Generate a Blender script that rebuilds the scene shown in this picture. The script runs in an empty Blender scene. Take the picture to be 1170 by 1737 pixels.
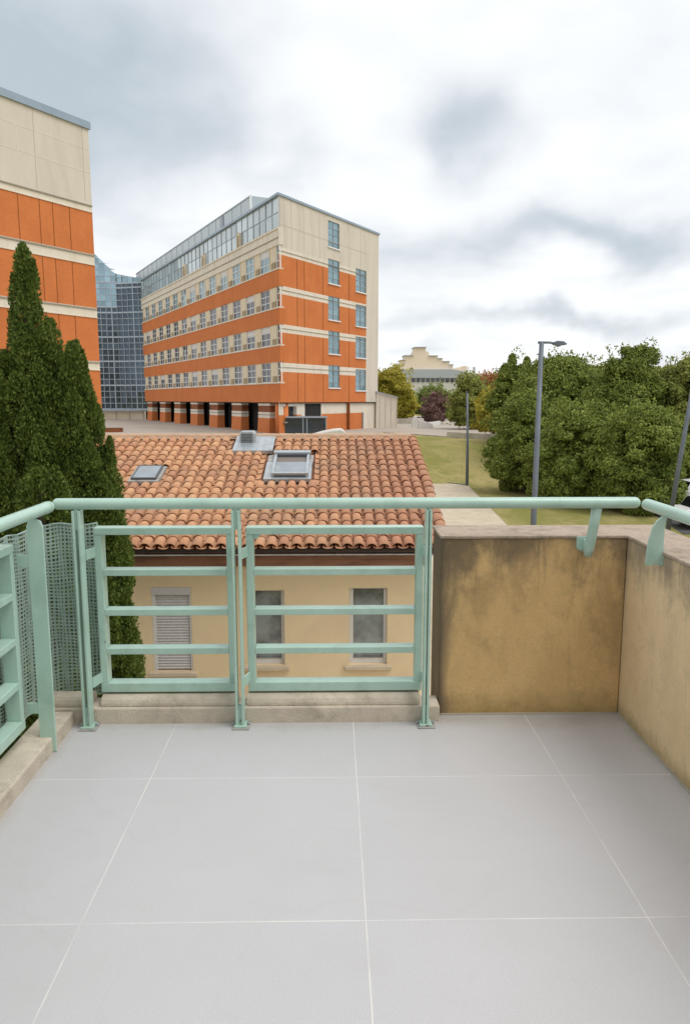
import bpy, bmesh, math, random
import numpy as np
from mathutils import Vector, Matrix
R_ = math.radians
random.seed(7); rng = np.random.default_rng(11)
scn = bpy.context.scene
COL = scn.collection

# ------------------------------------------------------------------ camera
FPX, CX, CY, IW, IH, EYE = 1250.0, 585.0, 868.5, 1170, 1737, 1.455
PITCH = math.atan(191/1250.0); YAW = R_(1.0)
cam = bpy.data.cameras.new("camera"); camo = bpy.data.objects.new("camera", cam); COL.objects.link(camo)
cam.sensor_fit = 'VERTICAL'; cam.sensor_height = 24.0; cam.lens = 24.0*FPX/IH
cam.clip_start = .05; cam.clip_end = 3000
camo.location = (0, 0, EYE); camo.rotation_euler = (math.pi/2 - PITCH, 0, -YAW)
scn.camera = camo
scn.render.resolution_x = 689; scn.render.resolution_y = 1024

def ray(x, y):
    u = (x-CX)/FPX; v = (y-CY)/FPX
    fy = math.cos(PITCH) - v*math.sin(PITCH); z = -math.sin(PITCH) - v*math.cos(PITCH)
    c, s = math.cos(YAW), math.sin(YAW)
    return np.array([u*c+fy*s, -u*s+fy*c, z])
def at(x, y, Y):
    d = ray(x, y); return np.array([0, 0, EYE]) + d*Y/d[1]

# ------------------------------------------------------------------ node helpers
class NT:
    def __init__(s, tree): s.t = tree; s.n = tree.nodes; s.l = tree.links
    def new(s, typ, **k):
        n = s.n.new(typ)
        for a, b in k.items(): setattr(n, a, b)
        return n
    def put(s, sock, v):
        if isinstance(v, bpy.types.NodeSocket): s.l.new(v, sock)
        elif v is not None:
            if isinstance(v, (tuple, list)) and len(v) == 3 and sock.type == 'RGBA': v = (*v, 1)
            sock.default_value = v
    def m(s, op, a, b=None, c=None, clamp=False):
        n = s.new('ShaderNodeMath', operation=op, use_clamp=clamp)
        s.put(n.inputs[0], a)
        if b is not None: s.put(n.inputs[1], b)
        if c is not None: s.put(n.inputs[2], c)
        return n.outputs[0]
    def mix(s, f, a, b, mode='MIX'):
        n = s.new('ShaderNodeMix', data_type='RGBA', blend_type=mode)
        s.put(n.inputs[0], f); s.put(n.inputs[6], a); s.put(n.inputs[7], b)
        return n.outputs[2]
    def noise(s, vec, scale, detail=4, rough=.55, dist=0):
        n = s.new('ShaderNodeTexNoise'); s.put(n.inputs['Vector'], vec)
        n.inputs['Scale'].default_value = scale; n.inputs['Detail'].default_value = detail
        n.inputs['Roughness'].default_value = rough; n.inputs['Distortion'].default_value = dist
        return n.outputs['Fac']
    def maprange(s, v, a, b, c=0, d=1, smooth=False):
        n = s.new('ShaderNodeMapRange'); n.clamp = True
        if smooth: n.interpolation_type = 'SMOOTHSTEP'
        s.put(n.inputs[0], v)
        for i, q in enumerate((a, b, c, d)): s.put(n.inputs[i+1], q)
        return n.outputs[0]
    def scalevec(s, vec, sc):
        n = s.new('ShaderNodeVectorMath', operation='MULTIPLY'); s.put(n.inputs[0], vec); n.inputs[1].default_value = sc
        return n.outputs[0]
    def ramp(s, f, stops):
        n = s.new('ShaderNodeValToRGB'); s.put(n.inputs[0], f)
        e = n.color_ramp.elements
        while len(e) < len(stops): e.new(.5)
        for i, (p, c) in enumerate(stops): e[i].position = p; e[i].color = (*c, 1)
        return n.outputs[0]

# ------------------------------------------------------------------ world: Nishita sky behind layered cloud
SUN_EL, SUN_AZ = R_(60), R_(118)          # azimuth from +Y towards +X
world = bpy.data.worlds.new("World"); scn.world = world; world.use_nodes = True
w = NT(world.node_tree); w.n.clear()
sky = w.new('ShaderNodeTexSky', sky_type='NISHITA'); sky.sun_disc = False
sky.sun_elevation = SUN_EL; sky.sun_rotation = SUN_AZ
tc = w.new('ShaderNodeTexCoord'); gen = tc.outputs['Generated']
sp = w.new('ShaderNodeSeparateXYZ'); w.put(sp.inputs[0], gen)
dx, dy, dz = sp.outputs
az = w.m('ARCTAN2', dx, dy); el = w.m('ARCSINE', dz)
# cloud-plane coordinates (cloud sheet seen in perspective)
zz = w.m('ADD', w.m('MAXIMUM', dz, 0.0), .16)
cmb = w.new('ShaderNodeCombineXYZ'); w.put(cmb.inputs[0], w.m('DIVIDE', dx, zz)); w.put(cmb.inputs[1], w.m('DIVIDE', dy, zz))
plane = cmb.outputs[0]
n1 = w.noise(plane, 1.3, 5, .5, .3); n2 = w.noise(plane, 3.0, 4, .5, .2); n3 = w.noise(plane, .45, 3, .5)
wob = w.noise(gen, 5.0, 4, .5); wob2 = w.noise(gen, 6.3, 4, .5, .2)
az2 = w.m('ADD', az, w.m('MULTIPLY', w.m('SUBTRACT', wob, .5), .26))
el2 = w.m('ADD', el, w.m('MULTIPLY', w.m('SUBTRACT', wob2, .5), .15))
dark = None
for (px, py, rx, ry, st) in [(90, 70, 230, 140, 1.15), (375, 230, 110, 85, .62), (230, 300, 130, 60, .32), (40, 250, 120, 120, .45),
                             (800, 225, 72, 60, .85), (905, 400, 165, 32, .8), (1100, 425, 75, 34, .65), (690, 440, 90, 26, .35),
                             (880, 545, 150, 16, .6), (1080, 535, 130, 20, .5), (720, 590, 60, 12, .3), (1150, 600, 90, 14, .3), (1010, 100, 110, 60, .16)]:
    d = ray(px, py); d = d/np.linalg.norm(d)
    a0 = math.atan2(d[0], d[1]); e0 = math.asin(d[2])
    u = w.m('DIVIDE', w.m('SUBTRACT', az2, a0), rx/1250.0); v = w.m('DIVIDE', w.m('SUBTRACT', el2, e0), ry/1250.0)
    q = w.m('ADD', w.m('MULTIPLY', u, u), w.m('MULTIPLY', v, v))
    g = w.m('MULTIPLY', w.m('EXPONENT', w.m('MULTIPLY', q, -1.0)), st)
    dark = g if dark is None else w.m('ADD', dark, g)
tex = w.maprange(n1, .3, .7, .55, 1.15)
D = w.m('MULTIPLY', dark, tex)
D = w.m('ADD', D, w.maprange(n2, .45, .75, 0, .2))
D = w.m('ADD', D, w.maprange(n3, .5, .75, 0, .35))
D = w.m('MINIMUM', D, 1.15)
cloudcol = w.ramp(D, [(0, (.97, .98, .985)), (.3, (.80, .83, .86)), (.62, (.63, .675, .72)), (1, (.48, .55, .605))])
cc = w.new('ShaderNodeVectorMath', operation='SCALE'); w.put(cc.inputs[0], cloudcol); cc.inputs['Scale'].default_value = 9.0
mixed = w.mix(.94, sky.outputs[0], cc.outputs[0])
bg = w.new('ShaderNodeBackground'); w.put(bg.inputs[0], mixed); bg.inputs[1].default_value = .1
ow = w.new('ShaderNodeOutputWorld'); w.l.new(bg.outputs[0], ow.inputs[0])

# ------------------------------------------------------------------ sun (soft, behind thin cloud)
sl = bpy.data.lights.new("sun", 'SUN'); sl.energy = 1.35; sl.angle = R_(34); sl.color = (1, .95, .87)
so = bpy.data.objects.new("sun", sl); COL.objects.link(so); so.location = (0, 0, 60)
sd = Vector((math.cos(SUN_EL)*math.sin(SUN_AZ), math.cos(SUN_EL)*math.cos(SUN_AZ), math.sin(SUN_EL)))
so.rotation_euler = sd.to_track_quat('Z', 'Y').to_euler()

vs = scn.view_settings; vs.view_transform = 'Standard'; vs.look = 'None'; vs.exposure = .32; vs.gamma = 1
vs.use_curve_mapping = False

# ------------------------------------------------------------------ materials
MATS = {}
def material(name, base, base2=None, scale=6.0, rough=.8, bump=0.0, bscale=60.0, spec=.3, metal=0.0, grime=None, gscale=1.5, stretch=(1, 1, 1), trans=0.0):
    """procedural surface: two tones by noise, optional third grime tone, bump"""
    m = bpy.data.materials.new(name); m.use_nodes = True
    t = NT(m.node_tree); b = t.n['Principled BSDF']
    geo = t.new('ShaderNodeNewGeometry'); P = t.scalevec(geo.outputs['Position'], stretch)
    c = base
    if base2 is not None:
        c = t.mix(t.maprange(t.noise(P, scale, 6, .6), .35, .65), base, base2)
    if grime is not None:
        c = t.mix(t.maprange(t.noise(P, gscale, 6, .65, .3), .5, .72, 0, .8), c, grime)
    t.put(b.inputs['Base Color'], c)
    b.inputs['Roughness'].default_value = rough; b.inputs['Metallic'].default_value = metal
    b.inputs['Specular IOR Level'].default_value = spec
    if bump:
        bn = t.new('ShaderNodeBump'); bn.inputs['Strength'].default_value = bump; bn.inputs['Distance'].default_value = .01
        t.put(bn.inputs['Height'], t.noise(P, bscale, 4, .6)); t.l.new(bn.outputs[0], b.inputs['Normal'])
    MATS[name] = m
    return m
M = MATS
material('mint_paint', (.44, .625, .545), (.405, .59, .51), 9, .30, .06, 160, .6, grime=(.33, .49, .42), gscale=7)
def chip_paint():
    m = M['mint_paint']; t = NT(m.node_tree); b = t.n['Principled BSDF']
    src = b.inputs['Base Color'].links[0].from_socket
    geo = t.new('ShaderNodeNewGeometry'); P = geo.outputs['Position']; sp = t.new('ShaderNodeSeparateXYZ'); t.put(sp.inputs[0], P)
    ch = t.m('ADD', t.noise(P, 42, 3, .6), t.maprange(sp.outputs[2], .0, .10, .10, 0))
    c = t.mix(t.maprange(ch, .735, .75, 0, .9), src, (.19, .105, .06))
    dirt = t.m('MULTIPLY', t.maprange(t.noise(t.scalevec(P, (9, 9, 3)), 1.0, 5, .7), .50, .75, 0, 1), t.maprange(sp.outputs[2], .0, .45, .45, .12))
    c = t.mix(dirt, c, (.23, .29, .23)); t.put(b.inputs['Base Color'], c)
chip_paint()
material('concrete', (.66, .585, .49), (.53, .465, .385), 7, .92, .5, 120, grime=(.36, .32, .25), gscale=9)
material('render_side', (.60, .49, .34), (.56, .45, .31), 3, .95, .5, 150)
material('plaza_paving', (.46, .40, .34), (.38, .335, .29), .5, .9, grime=(.24, .22, .2), gscale=.25, stretch=(.5, 1.6, 1))
material('path_gravel', (.56, .48, .37), (.48, .41, .31), 2.0, .95, grime=(.38, .33, .24), gscale=.6)
material('asphalt', (.09, .09, .09), (.06, .06, .06), 1, .9)
material('cream_panel', (.67, .61, .525), (.62, .565, .485), .9, .85, grime=(.53, .48, .40), gscale=.55, stretch=(1, 1, .25))
material('cream_band', (.76, .69, .59), (.71, .64, .54), 1.5, .8, grime=(.60, .54, .45), gscale=1.2, stretch=(1, 1, .4))
material('pier_cream', (.74, .64, .49), (.68, .58, .43), 1.5, .85)
material('joint', (.33, .30, .25), None, rough=.9)
material('joint_orange', (.26, .085, .022), None, rough=.9)
material('pier_brown', (.40, .31, .20), (.33, .255, .165), 3, .8)
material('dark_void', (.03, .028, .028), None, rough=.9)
material('recess_wall', (.30, .10, .035), (.20, .075, .035), .8, .9)
material('metal_grey', (.42, .46, .50), (.36, .40, .44), .8, .45, metal=.6)
material('coping_blue', (.33, .40, .47), (.29, .36, .43), .8, .4, metal=.4)
material('mullion', (.33, .375, .42), None, rough=.45, metal=.4)
material('window_white', (.80, .80, .80), None, rough=.5)
material('pvc_white', (.70, .68, .66), (.63, .61, .6), 14, .5)
material('shutter_grey', (.60, .575, .57), (.53, .51, .51), 18, .6)
material('sill_stone', (.60, .50, .37), (.52, .43, .32), 8, .9)
material('house_render', (.78, .625, .40), (.73, .58, .37), 1.3, .95, .3, 90, grime=(.68, .52, .35), gscale=1.0)
material('pale_render', (.74, .73, .72), (.70, .69, .68), 1.3, .95)
material('joint_soft', (.50, .455, .39), None, rough=.9)
material('link_mullion', (.42, .48, .54), None, rough=.4, metal=.3)
material('bar_pale', (.36, .41, .45), None, rough=.5, metal=.2)
material('genoise', (.36, .185, .13), (.28, .145, .10), 6, .9, grime=(.13, .075, .055), gscale=3, stretch=(.5, 1, 3))
material('gutter_dark', (.045, .038, .036), None, rough=.6)
material('gutter_light', (.46, .42, .39), (.32, .28, .25), 8, .6)
material('mortar', (.52, .36, .25), (.44, .29, .19), 9, .95, .4, 60)
material('roof_bed', (.30, .15, .09), (.22, .11, .07), 7, .95)
material('zinc', (.50, .54, .57), (.42, .46, .49), 5, .38, metal=.55, grime=(.34, .35, .35), gscale=4)
material('zinc_dark', (.10, .11, .12), None, rough=.5)
material('lead_skirt', (.42, .41, .39), (.31, .30, .29), 10, .6, grime=(.22, .2, .18), gscale=6)
material('blind', (.20, .17, .155), None, rough=.8)
material('mesh_screen', (.36, .46, .41), (.28, .37, .33), 12, .6)
material('lamp_grey', (.155, .18, .21), (.13, .15, .18), 3, .5, metal=.2)
material('bark', (.11, .085, .06), (.07, .055, .04), 6, .95, .6, 20)
material('low_wall', (.52, .48, .40), (.43, .40, .34), .9, .9, grime=(.3, .28, .23), gscale=.9)
material('white_block', (.66, .65, .62), (.58, .57, .54), 2, .8)
material('tyre', (.02, .02, .02), None, rough=.85)
material('car_white', (.72, .72, .71), None, rough=.25, spec=.6)
material('car_grey', (.20, .21, .22), None, rough=.25, spec=.6)
material('car_lamp', (.6, .6, .58), None, rough=.15)
material('car_red', (.35, .02, .015), None, rough=.25)
material('far_cream', (.84, .72, .58), (.77, .66, .53), .12, .9)
material('far_blue', (.42, .45, .48), (.38, .41, .44), .1, .7)
material('far_brick', (.36, .17, .10), (.42, .25, .17), .2, .9)
material('earth', (.10, .085, .055), (.07, .06, .04), .3, .95)

def glassmat(name, col, rough=.06, metal=.35, var=.4, scale=.35):
    m = bpy.data.materials.new(name); m.use_nodes = True; t = NT(m.node_tree); b = t.n['Principled BSDF']
    geo = t.new('ShaderNodeNewGeometry')
    c2 = tuple(x*(1-var) for x in col)
    c = t.mix(t.maprange(t.noise(geo.outputs['Position'], scale, 4, .6), .38, .62), col, c2)
    isl = t.mix(t.m('MULTIPLY', geo.outputs['Random Per Island'], .55), c, tuple(x*.35 for x in col))
    t.put(b.inputs['Base Color'], isl); b.inputs['Roughness'].default_value = rough
    b.inputs['Metallic'].default_value = metal; b.inputs['Specular IOR Level'].default_value = .8
    bn = t.new('ShaderNodeBump'); bn.inputs['Strength'].default_value = .12; bn.inputs['Distance'].default_value = .05
    t.put(bn.inputs['Height'], t.noise(geo.outputs['Position'], .8, 2)); t.l.new(bn.outputs[0], b.inputs['Normal'])
    M[name] = m
glassmat('window_glass', (.035, .045, .08), .08, .0)
glassmat('window_glass_blue', (.30, .46, .52), .08, .55, .25)
glassmat('attic_glass', (.62, .71, .75), .12, .25, .12)
glassmat('attic_sheet', (.54, .62, .66), .3, .25, .08)
glassmat('curtain_glass', (.075, .12, .17), .05, .35, .5, .12)
glassmat('curtain_glass_sky_painted', (.34, .50, .58), .08, .7, .3, .12)  # paler copy of the curtain glass, sky reflection put into its colour
glassmat('kiosk_glass', (.06, .08, .10), .08, .25)
glassmat('skylight_glass', (.46, .52, .56), .05, .8, .25, 2.5)
glassmat('house_glass', (.36, .40, .42), .12, .1, .72, 2.2)
glassmat('car_glass', (.03, .035, .04), .05, .1)

def brickmat():
    m = bpy.data.materials.new('orange_brick'); m.use_nodes = True; t = NT(m.node_tree); b = t.n['Principled BSDF']
    geo = t.new('ShaderNodeNewGeometry'); P = geo.outputs['Position']
    sp = t.new('ShaderNodeSeparateXYZ'); t.put(sp.inputs[0], P)
    n = t.noise(P, .5, 5, .6); n2 = t.noise(t.scalevec(P, (3, 3, 9)), 1.0, 5, .7)
    c = t.mix(t.maprange(n, .35, .65), (.68, .215, .068), (.60, .18, .054))
    c = t.mix(t.maprange(n2, .42, .66, 0, .45), c, (.50, .145, .045))
    cm = t.new('ShaderNodeCombineXYZ'); t.put(cm.inputs[0], t.m('ADD', sp.outputs[0], t.m('MULTIPLY', sp.outputs[1], 1.0))); t.put(cm.inputs[1], sp.outputs[2])
    br = t.new('ShaderNodeTexBrick'); t.put(br.inputs['Vector'], cm.outputs[0]); br.inputs['Scale'].default_value = 1.0
    br.inputs['Brick Width'].default_value = .44; br.inputs['Row Height'].default_value = .16; br.inputs['Mortar Size'].default_value = .018
    st_ = t.noise(t.scalevec(P, (1.6, 1.6, .12)), 1.0, 5, .65)
    c = t.mix(t.maprange(st_, .52, .72, 0, .35), c, (.42, .135, .05))
    c = t.mix(t.m('MULTIPLY', br.outputs['Fac'], .35), c, (.40, .20, .10))
    t.put(b.inputs['Base Color'], c); b.inputs['Roughness'].default_value = .85; b.inputs['Specular IOR Level'].default_value = .2
    M['orange_brick'] = m
brickmat()

def floormat():
    m = bpy.data.materials.new('porcelain_floor'); m.use_nodes = True; t = NT(m.node_tree); b = t.n['Principled BSDF']
    geo = t.new('ShaderNodeNewGeometry'); P = geo.outputs['Position']
    wv = t.m('MULTIPLY', t.m('SUBTRACT', t.noise(P, 1.7, 2), .5), .006)
    sp = t.new('ShaderNodeSeparateXYZ'); t.put(sp.inputs[0], P)
    X = t.m('ADD', sp.outputs[0], .7075+8); Y = t.m('ADD', sp.outputs[1], -1.882+8)
    ddx = t.m('PINGPONG', t.m('ADD', X, wv), .4); ddy = t.m('PINGPONG', t.m('ADD', Y, wv), .4)
    dd = t.m('MINIMUM', ddx, ddy)
    line = t.maprange(dd, .0010, .0026, 1, 0)
    cell = t.new('ShaderNodeCombineXYZ'); t.put(cell.inputs[0], t.m('FLOOR', t.m('DIVIDE', X, .8))); t.put(cell.inputs[1], t.m('FLOOR', t.m('DIVIDE', Y, .8)))
    wn = t.new('ShaderNodeTexWhiteNoise', noise_dimensions='2D'); t.put(wn.inputs['Vector'], cell.outputs[0])
    f = t.noise(P, 230, 4, .8); cl = t.noise(P, 2.2, 5, .6)
    c = t.mix(t.maprange(f, .38, .62), (.475, .473, .50), (.59, .587, .612))
    c = t.mix(t.maprange(cl, .3, .7, 0, .5), c, (.475, .475, .485))
    c = t.mix(t.m('MULTIPLY', wn.outputs['Value'], .35), c, (.46, .46, .48))
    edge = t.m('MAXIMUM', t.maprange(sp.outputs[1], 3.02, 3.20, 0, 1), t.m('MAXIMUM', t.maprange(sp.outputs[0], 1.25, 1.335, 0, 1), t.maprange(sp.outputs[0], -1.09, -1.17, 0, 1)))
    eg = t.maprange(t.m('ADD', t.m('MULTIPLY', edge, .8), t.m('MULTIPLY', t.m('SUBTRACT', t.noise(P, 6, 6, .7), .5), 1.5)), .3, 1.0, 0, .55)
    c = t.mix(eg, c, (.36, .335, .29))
    wat = t.noise(P, 1.1, 3, .5, 1.2)
    ringm = t.maprange(t.m('ABSOLUTE', t.m('SUBTRACT', wat, .53)), 0, .012, .10, 0)
    c = t.mix(ringm, c, (.40, .39, .38))
    dust = t.m('MULTIPLY', t.maprange(t.noise(P, 7, 6, .7), .55, .75), .14)
    c = t.mix(dust, c, (.44, .42, .38))
    c = t.mix(t.m('MULTIPLY', line, t.maprange(t.noise(P, 5, 4), .35, .62, .25, .85)), c, (.74, .73, .70))
    t.put(b.inputs['Base Color'], c); b.inputs['Specular IOR Level'].default_value = .35
    t.put(b.inputs['Roughness'], t.maprange(t.m('ADD', f, t.m('MULTIPLY', t.m('SUBTRACT', cl, .5), 1.2)), .2, .8, .40, .60))
    bn = t.new('ShaderNodeBump'); bn.inputs['Strength'].default_value = .12; bn.inputs['Distance'].default_value = .002
    t.put(bn.inputs['Height'], t.m('SUBTRACT', f, line)); t.l.new(bn.outputs[0], b.inputs['Normal'])
    M['porcelain_floor'] = m
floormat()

def stainwall(name, c1, c2, top_amt, side=False):
    """lime render with weather staining that runs down from the coping and algae near the foot"""
    m = bpy.data.materials.new(name); m.use_nodes = True; t = NT(m.node_tree); b = t.n['Principled BSDF']
    geo = t.new('ShaderNodeNewGeometry'); P = geo.outputs['Position']
    sp = t.new('ShaderNodeSeparateXYZ'); t.put(sp.inputs[0], P); z = sp.outputs[2]
    big = t.noise(t.scalevec(P, (4.2, 4.2, 2.2)), 1.0, 5, .6, .3)
    streak = t.noise(t.scalevec(P, (5.0, 5.0, 1.5)), 1.0, 7, .66, .25)
    fine = t.noise(P, 95, 4, .7)
    blot = t.noise(P, 14, 6, .72)
    c = t.mix(t.maprange(big, .32, .68), c1, c2)
    c = t.mix(t.maprange(fine, .35, .7, 0, .38), c, tuple(x*.72 for x in c2))
    c = t.mix(t.maprange(blot, .5, .74, 0, .25), c, tuple(x*.62 for x in c2))
    tz = t.maprange(z, .40 if not side else .52, .84, 0, 1)
    s = t.m('ADD', t.m('MULTIPLY', tz, top_amt), t.m('MULTIPLY', t.m('SUBTRACT', streak, .5), 2.6))
    s = t.m('ADD', s, t.m('MULTIPLY', t.m('SUBTRACT', blot, .5), .8))
    c = t.mix(t.maprange(s, .30, 1.15, 0, .85, True), c, (.155, .125, .09) if not side else (.27, .225, .165))
    mot = t.m('ADD', t.noise(t.scalevec(P, (4.6, 4.6, 1.5)), 1.3, 6, .65, .4), t.m('MULTIPLY', blot, .25))
    c = t.mix(t.maprange(mot, .60, .82, 0, .38 if not side else .22, True), c, (.24, .175, .095) if not side else (.42, .34, .24))
    foot = t.m('ADD', t.maprange(z, .0, .17 if not side else .11, .75, 0), t.m('MULTIPLY', t.m('SUBTRACT', blot, .5), .8))
    c = t.mix(t.maprange(foot, .2, .8, 0, .6), c, (.23, .18, .07))
    drip = t.noise(t.scalevec(P, (34, 34, 1.6)), 1.0, 4, .6)
    dm = t.m('MULTIPLY', t.maprange(drip, .58, .72, 0, .6), t.maprange(z, .50, .84, 0, 1))
    c = t.mix(dm, c, (.14, .11, .08))
    vc = t.new('ShaderNodeTexVoronoi', feature='DISTANCE_TO_EDGE'); vc.inputs['Scale'].default_value = 2.3
    pv = t.new('ShaderNodeVectorMath', operation='ADD'); t.put(pv.inputs[0], P); nv = t.new('ShaderNodeTexNoise'); nv.inputs['Scale'].default_value = 6; t.put(nv.inputs['Vector'], P); sv = t.new('ShaderNodeVectorMath', operation='SCALE'); t.put(sv.inputs[0], nv.outputs['Color']); sv.inputs['Scale'].default_value = .35; t.put(pv.inputs[1], sv.outputs[0]); t.put(vc.inputs['Vector'], pv.outputs[0])
    c = t.mix(t.m('MULTIPLY', t.maprange(vc.outputs['Distance'], 0, .0028, .5, 0), t.maprange(t.noise(P, 3, 3), .5, .6, 0, 1)), c, (.16, .12, .08))
    if not side:
        e2 = t.m('ADD', t.maprange(sp.outputs[0], .50, .78, .55, 0), t.m('MULTIPLY', t.m('SUBTRACT', streak, .5), 1.6))
        c = t.mix(t.maprange(e2, .2, .9, 0, .6, True), c, (.20, .155, .10))
    if not side:   # dark weathered arris at the free end of the wall
        e = t.m('ADD', t.maprange(sp.outputs[0], .49, .56, 1, 0), t.m('MULTIPLY', t.m('SUBTRACT', streak, .5), .9))
        c = t.mix(t.maprange(e, .3, .9, 0, .8), c, (.12, .10, .08))
    t.put(b.inputs['Base Color'], c); b.inputs['Roughness'].default_value = .95; b.inputs['Specular IOR Level'].default_value = .15
    bn = t.new('ShaderNodeBump'); bn.inputs['Strength'].default_value = .35; bn.inputs['Distance'].default_value = .004
    t.put(bn.inputs['Height'], t.m('ADD', fine, t.m('MULTIPLY', blot, .6))); t.l.new(bn.outputs[0], b.inputs['Normal'])
    M[name] = m
stainwall('stained_ochre', (.76, .53, .255), (.63, .43, .20), 1.0)
stainwall('stained_beige', (.84, .65, .41), (.75, .57, .345), 1.0, True)

def topmat():
    m = bpy.data.materials.new('aggregate_coping'); m.use_nodes = True; t = NT(m.node_tree); b = t.n['Principled BSDF']
    geo = t.new('ShaderNodeNewGeometry'); P = geo.outputs['Position']
    v = t.new('ShaderNodeTexVoronoi'); v.inputs['Scale'].default_value = 130; t.put(v.inputs['Vector'], P)
    c = t.mix(t.maprange(t.noise(P, 40, 5, .7), .35, .65), (.47, .375, .30), (.36, .285, .22))
    c = t.mix(t.maprange(t.noise(P, 9, 6, .7), .5, .68, 0, .7), c, (.20, .165, .12))
    c = t.mix(t.maprange(v.outputs['Distance'], .05, .35, .35, 0), c, (.62, .52, .44))
    t.put(b.inputs['Base Color'], c); b.inputs['Roughness'].default_value = .95
    bn = t.new('ShaderNodeBump'); bn.inputs['Strength'].default_value = .6; bn.inputs['Distance'].default_value = .004
    t.put(bn.inputs['Height'], v.outputs['Distance']); t.l.new(bn.outputs[0], b.inputs['Normal'])
    M['aggregate_coping'] = m
topmat()

def tilemat():
    m = bpy.data.materials.new('clay_tile'); m.use_nodes = True; t = NT(m.node_tree); b = t.n['Principled BSDF']
    geo = t.new('ShaderNodeNewGeometry'); P = geo.outputs['Position']
    sp = t.new('ShaderNodeSeparateXYZ'); t.put(sp.inputs[0], P)
    r = geo.outputs['Random Per Island']
    c = t.ramp(r, [(0, (.55, .275, .155)), (.3, (.59, .32, .18)), (.55, (.65, .37, .21)), (.8, (.55, .29, .162)), (1, (.47, .24, .15))])
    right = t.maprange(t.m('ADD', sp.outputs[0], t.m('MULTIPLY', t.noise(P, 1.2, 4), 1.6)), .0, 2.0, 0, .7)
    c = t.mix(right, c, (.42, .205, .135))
    c = t.mix(t.maprange(t.noise(P, 22, 6, .7), .5, .72, 0, .55), c, (.28, .16, .11))
    c = t.mix(t.maprange(t.noise(P, 1.1, 5, .65), .48, .70, 0, .6), c, (.34, .22, .155))
    c = t.mix(t.maprange(t.noise(P, 3.1, 6, .7), .55, .70, 0, .45), c, (.58, .39, .27))
    c = t.mix(t.maprange(t.noise(P, 55, 4, .6), .58, .75, 0, .45), c, (.68, .47, .33))
    t.put(b.inputs['Base Color'], c); b.inputs['Roughness'].default_value = .9; b.inputs['Specular IOR Level'].default_value = .15
    bn = t.new('ShaderNodeBump'); bn.inputs['Strength'].default_value = .4; bn.inputs['Distance'].default_value = .006
    t.put(bn.inputs['Height'], t.noise(P, 70, 4)); t.l.new(bn.outputs[0], b.inputs['Normal'])
    M['clay_tile'] = m
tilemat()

def grassmat():
    m = bpy.data.materials.new('lawn_grass'); m.use_nodes = True; t = NT(m.node_tree); b = t.n['Principled BSDF']
    geo = t.new('ShaderNodeNewGeometry'); P = geo.outputs['Position']
    a = t.noise(t.scalevec(P, (.35, .12, 1)), 1.0, 6, .65, .5); f = t.noise(t.scalevec(P, (3, 1.5, 1)), 1.5, 6, .75)
    g = t.noise(P, .09, 4, .6)
    c = t.mix(t.maprange(a, .42, .58), (.26, .255, .075), (.44, .365, .165))
    c = t.mix(t.maprange(f, .42, .68, 0, .5), c, (.21, .20, .06))
    c = t.mix(t.maprange(g, .45, .7, 0, .5), c, (.25, .235, .08))
    t.put(b.inputs['Base Color'], c); gr = t.noise(t.scalevec(P, (9, 3, 1)), 1.5, 6, .8)
    c = t.mix(t.maprange(gr, .52, .66, 0, .4), c, (.13, .15, .035)); c = t.mix(t.maprange(t.noise(P, .55, 6, .7), .58, .68, 0, .55), c, (.45, .36, .19)); t.put(b.inputs['Base Color'], c)
    b.inputs['Roughness'].default_value = .95; b.inputs['Specular IOR Level'].default_value = .1
    bn = t.new('ShaderNodeBump'); bn.inputs['Strength'].default_value = .8; bn.inputs['Distance'].default_value = .15
    t.put(bn.inputs['Height'], t.noise(P, 6, 5, .7)); t.l.new(bn.outputs[0], b.inputs['Normal'])
    M['lawn_grass'] = m
grassmat()

def leafmat(name, stops, trans=.25, nsc=.9):
    m = bpy.data.materials.new(name); m.use_nodes = True; t = NT(m.node_tree); b = t.n['Principled BSDF']; out = t.n['Material Output']
    geo = t.new('ShaderNodeNewGeometry')
    r = t.m('ADD', t.m('MULTIPLY', geo.outputs['Random Per Island'], .65), t.maprange(t.noise(geo.outputs['Position'], nsc, 4, .6), .35, .65, 0, .35))
    c = t.ramp(r, stops)
    t.put(b.inputs['Base Color'], c); b.inputs['Roughness'].default_value = .6; b.inputs['Specular IOR Level'].default_value = .25
    tr = t.new('ShaderNodeBsdfTranslucent'); t.put(tr.inputs[0], c)
    ms = t.new('ShaderNodeMixShader'); ms.inputs[0].default_value = trans
    t.l.new(b.outputs[0], ms.inputs[1]); t.l.new(tr.outputs[0], ms.inputs[2]); t.l.new(ms.outputs[0], out.inputs['Surface'])
    M[name] = m
leafmat('cypress_leaf', [(0, (.05, .085, .016)), (.5, (.115, .17, .032)), (.85, (.185, .245, .05)), (1, (.27, .32, .09))], .22, 4.0)
leafmat('broad_leaf', [(0, (.08, .115, .02)), (.45, (.185, .24, .045)), (.85, (.31, .365, .08)), (1, (.50, .52, .16))], .3)
leafmat('olive_leaf', [(0, (.10, .125, .025)), (.45, (.24, .27, .06)), (.85, (.38, .40, .105)), (1, (.55, .52, .19))], .3)
leafmat('yellow_leaf', [(0, (.20, .20, .03)), (.5, (.42, .38, .05)), (.85, (.60, .50, .08)), (1, (.70, .56, .10))], .3)
leafmat('purple_leaf', [(0, (.10, .05, .045)), (.5, (.20, .11, .10)), (.85, (.29, .18, .15)), (1, (.36, .25, .2))], .2)
leafmat('russet_leaf', [(0, (.25, .11, .04)), (.5, (.42, .18, .07)), (.85, (.50, .26, .11)), (1, (.45, .33, .12))], .25)

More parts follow.
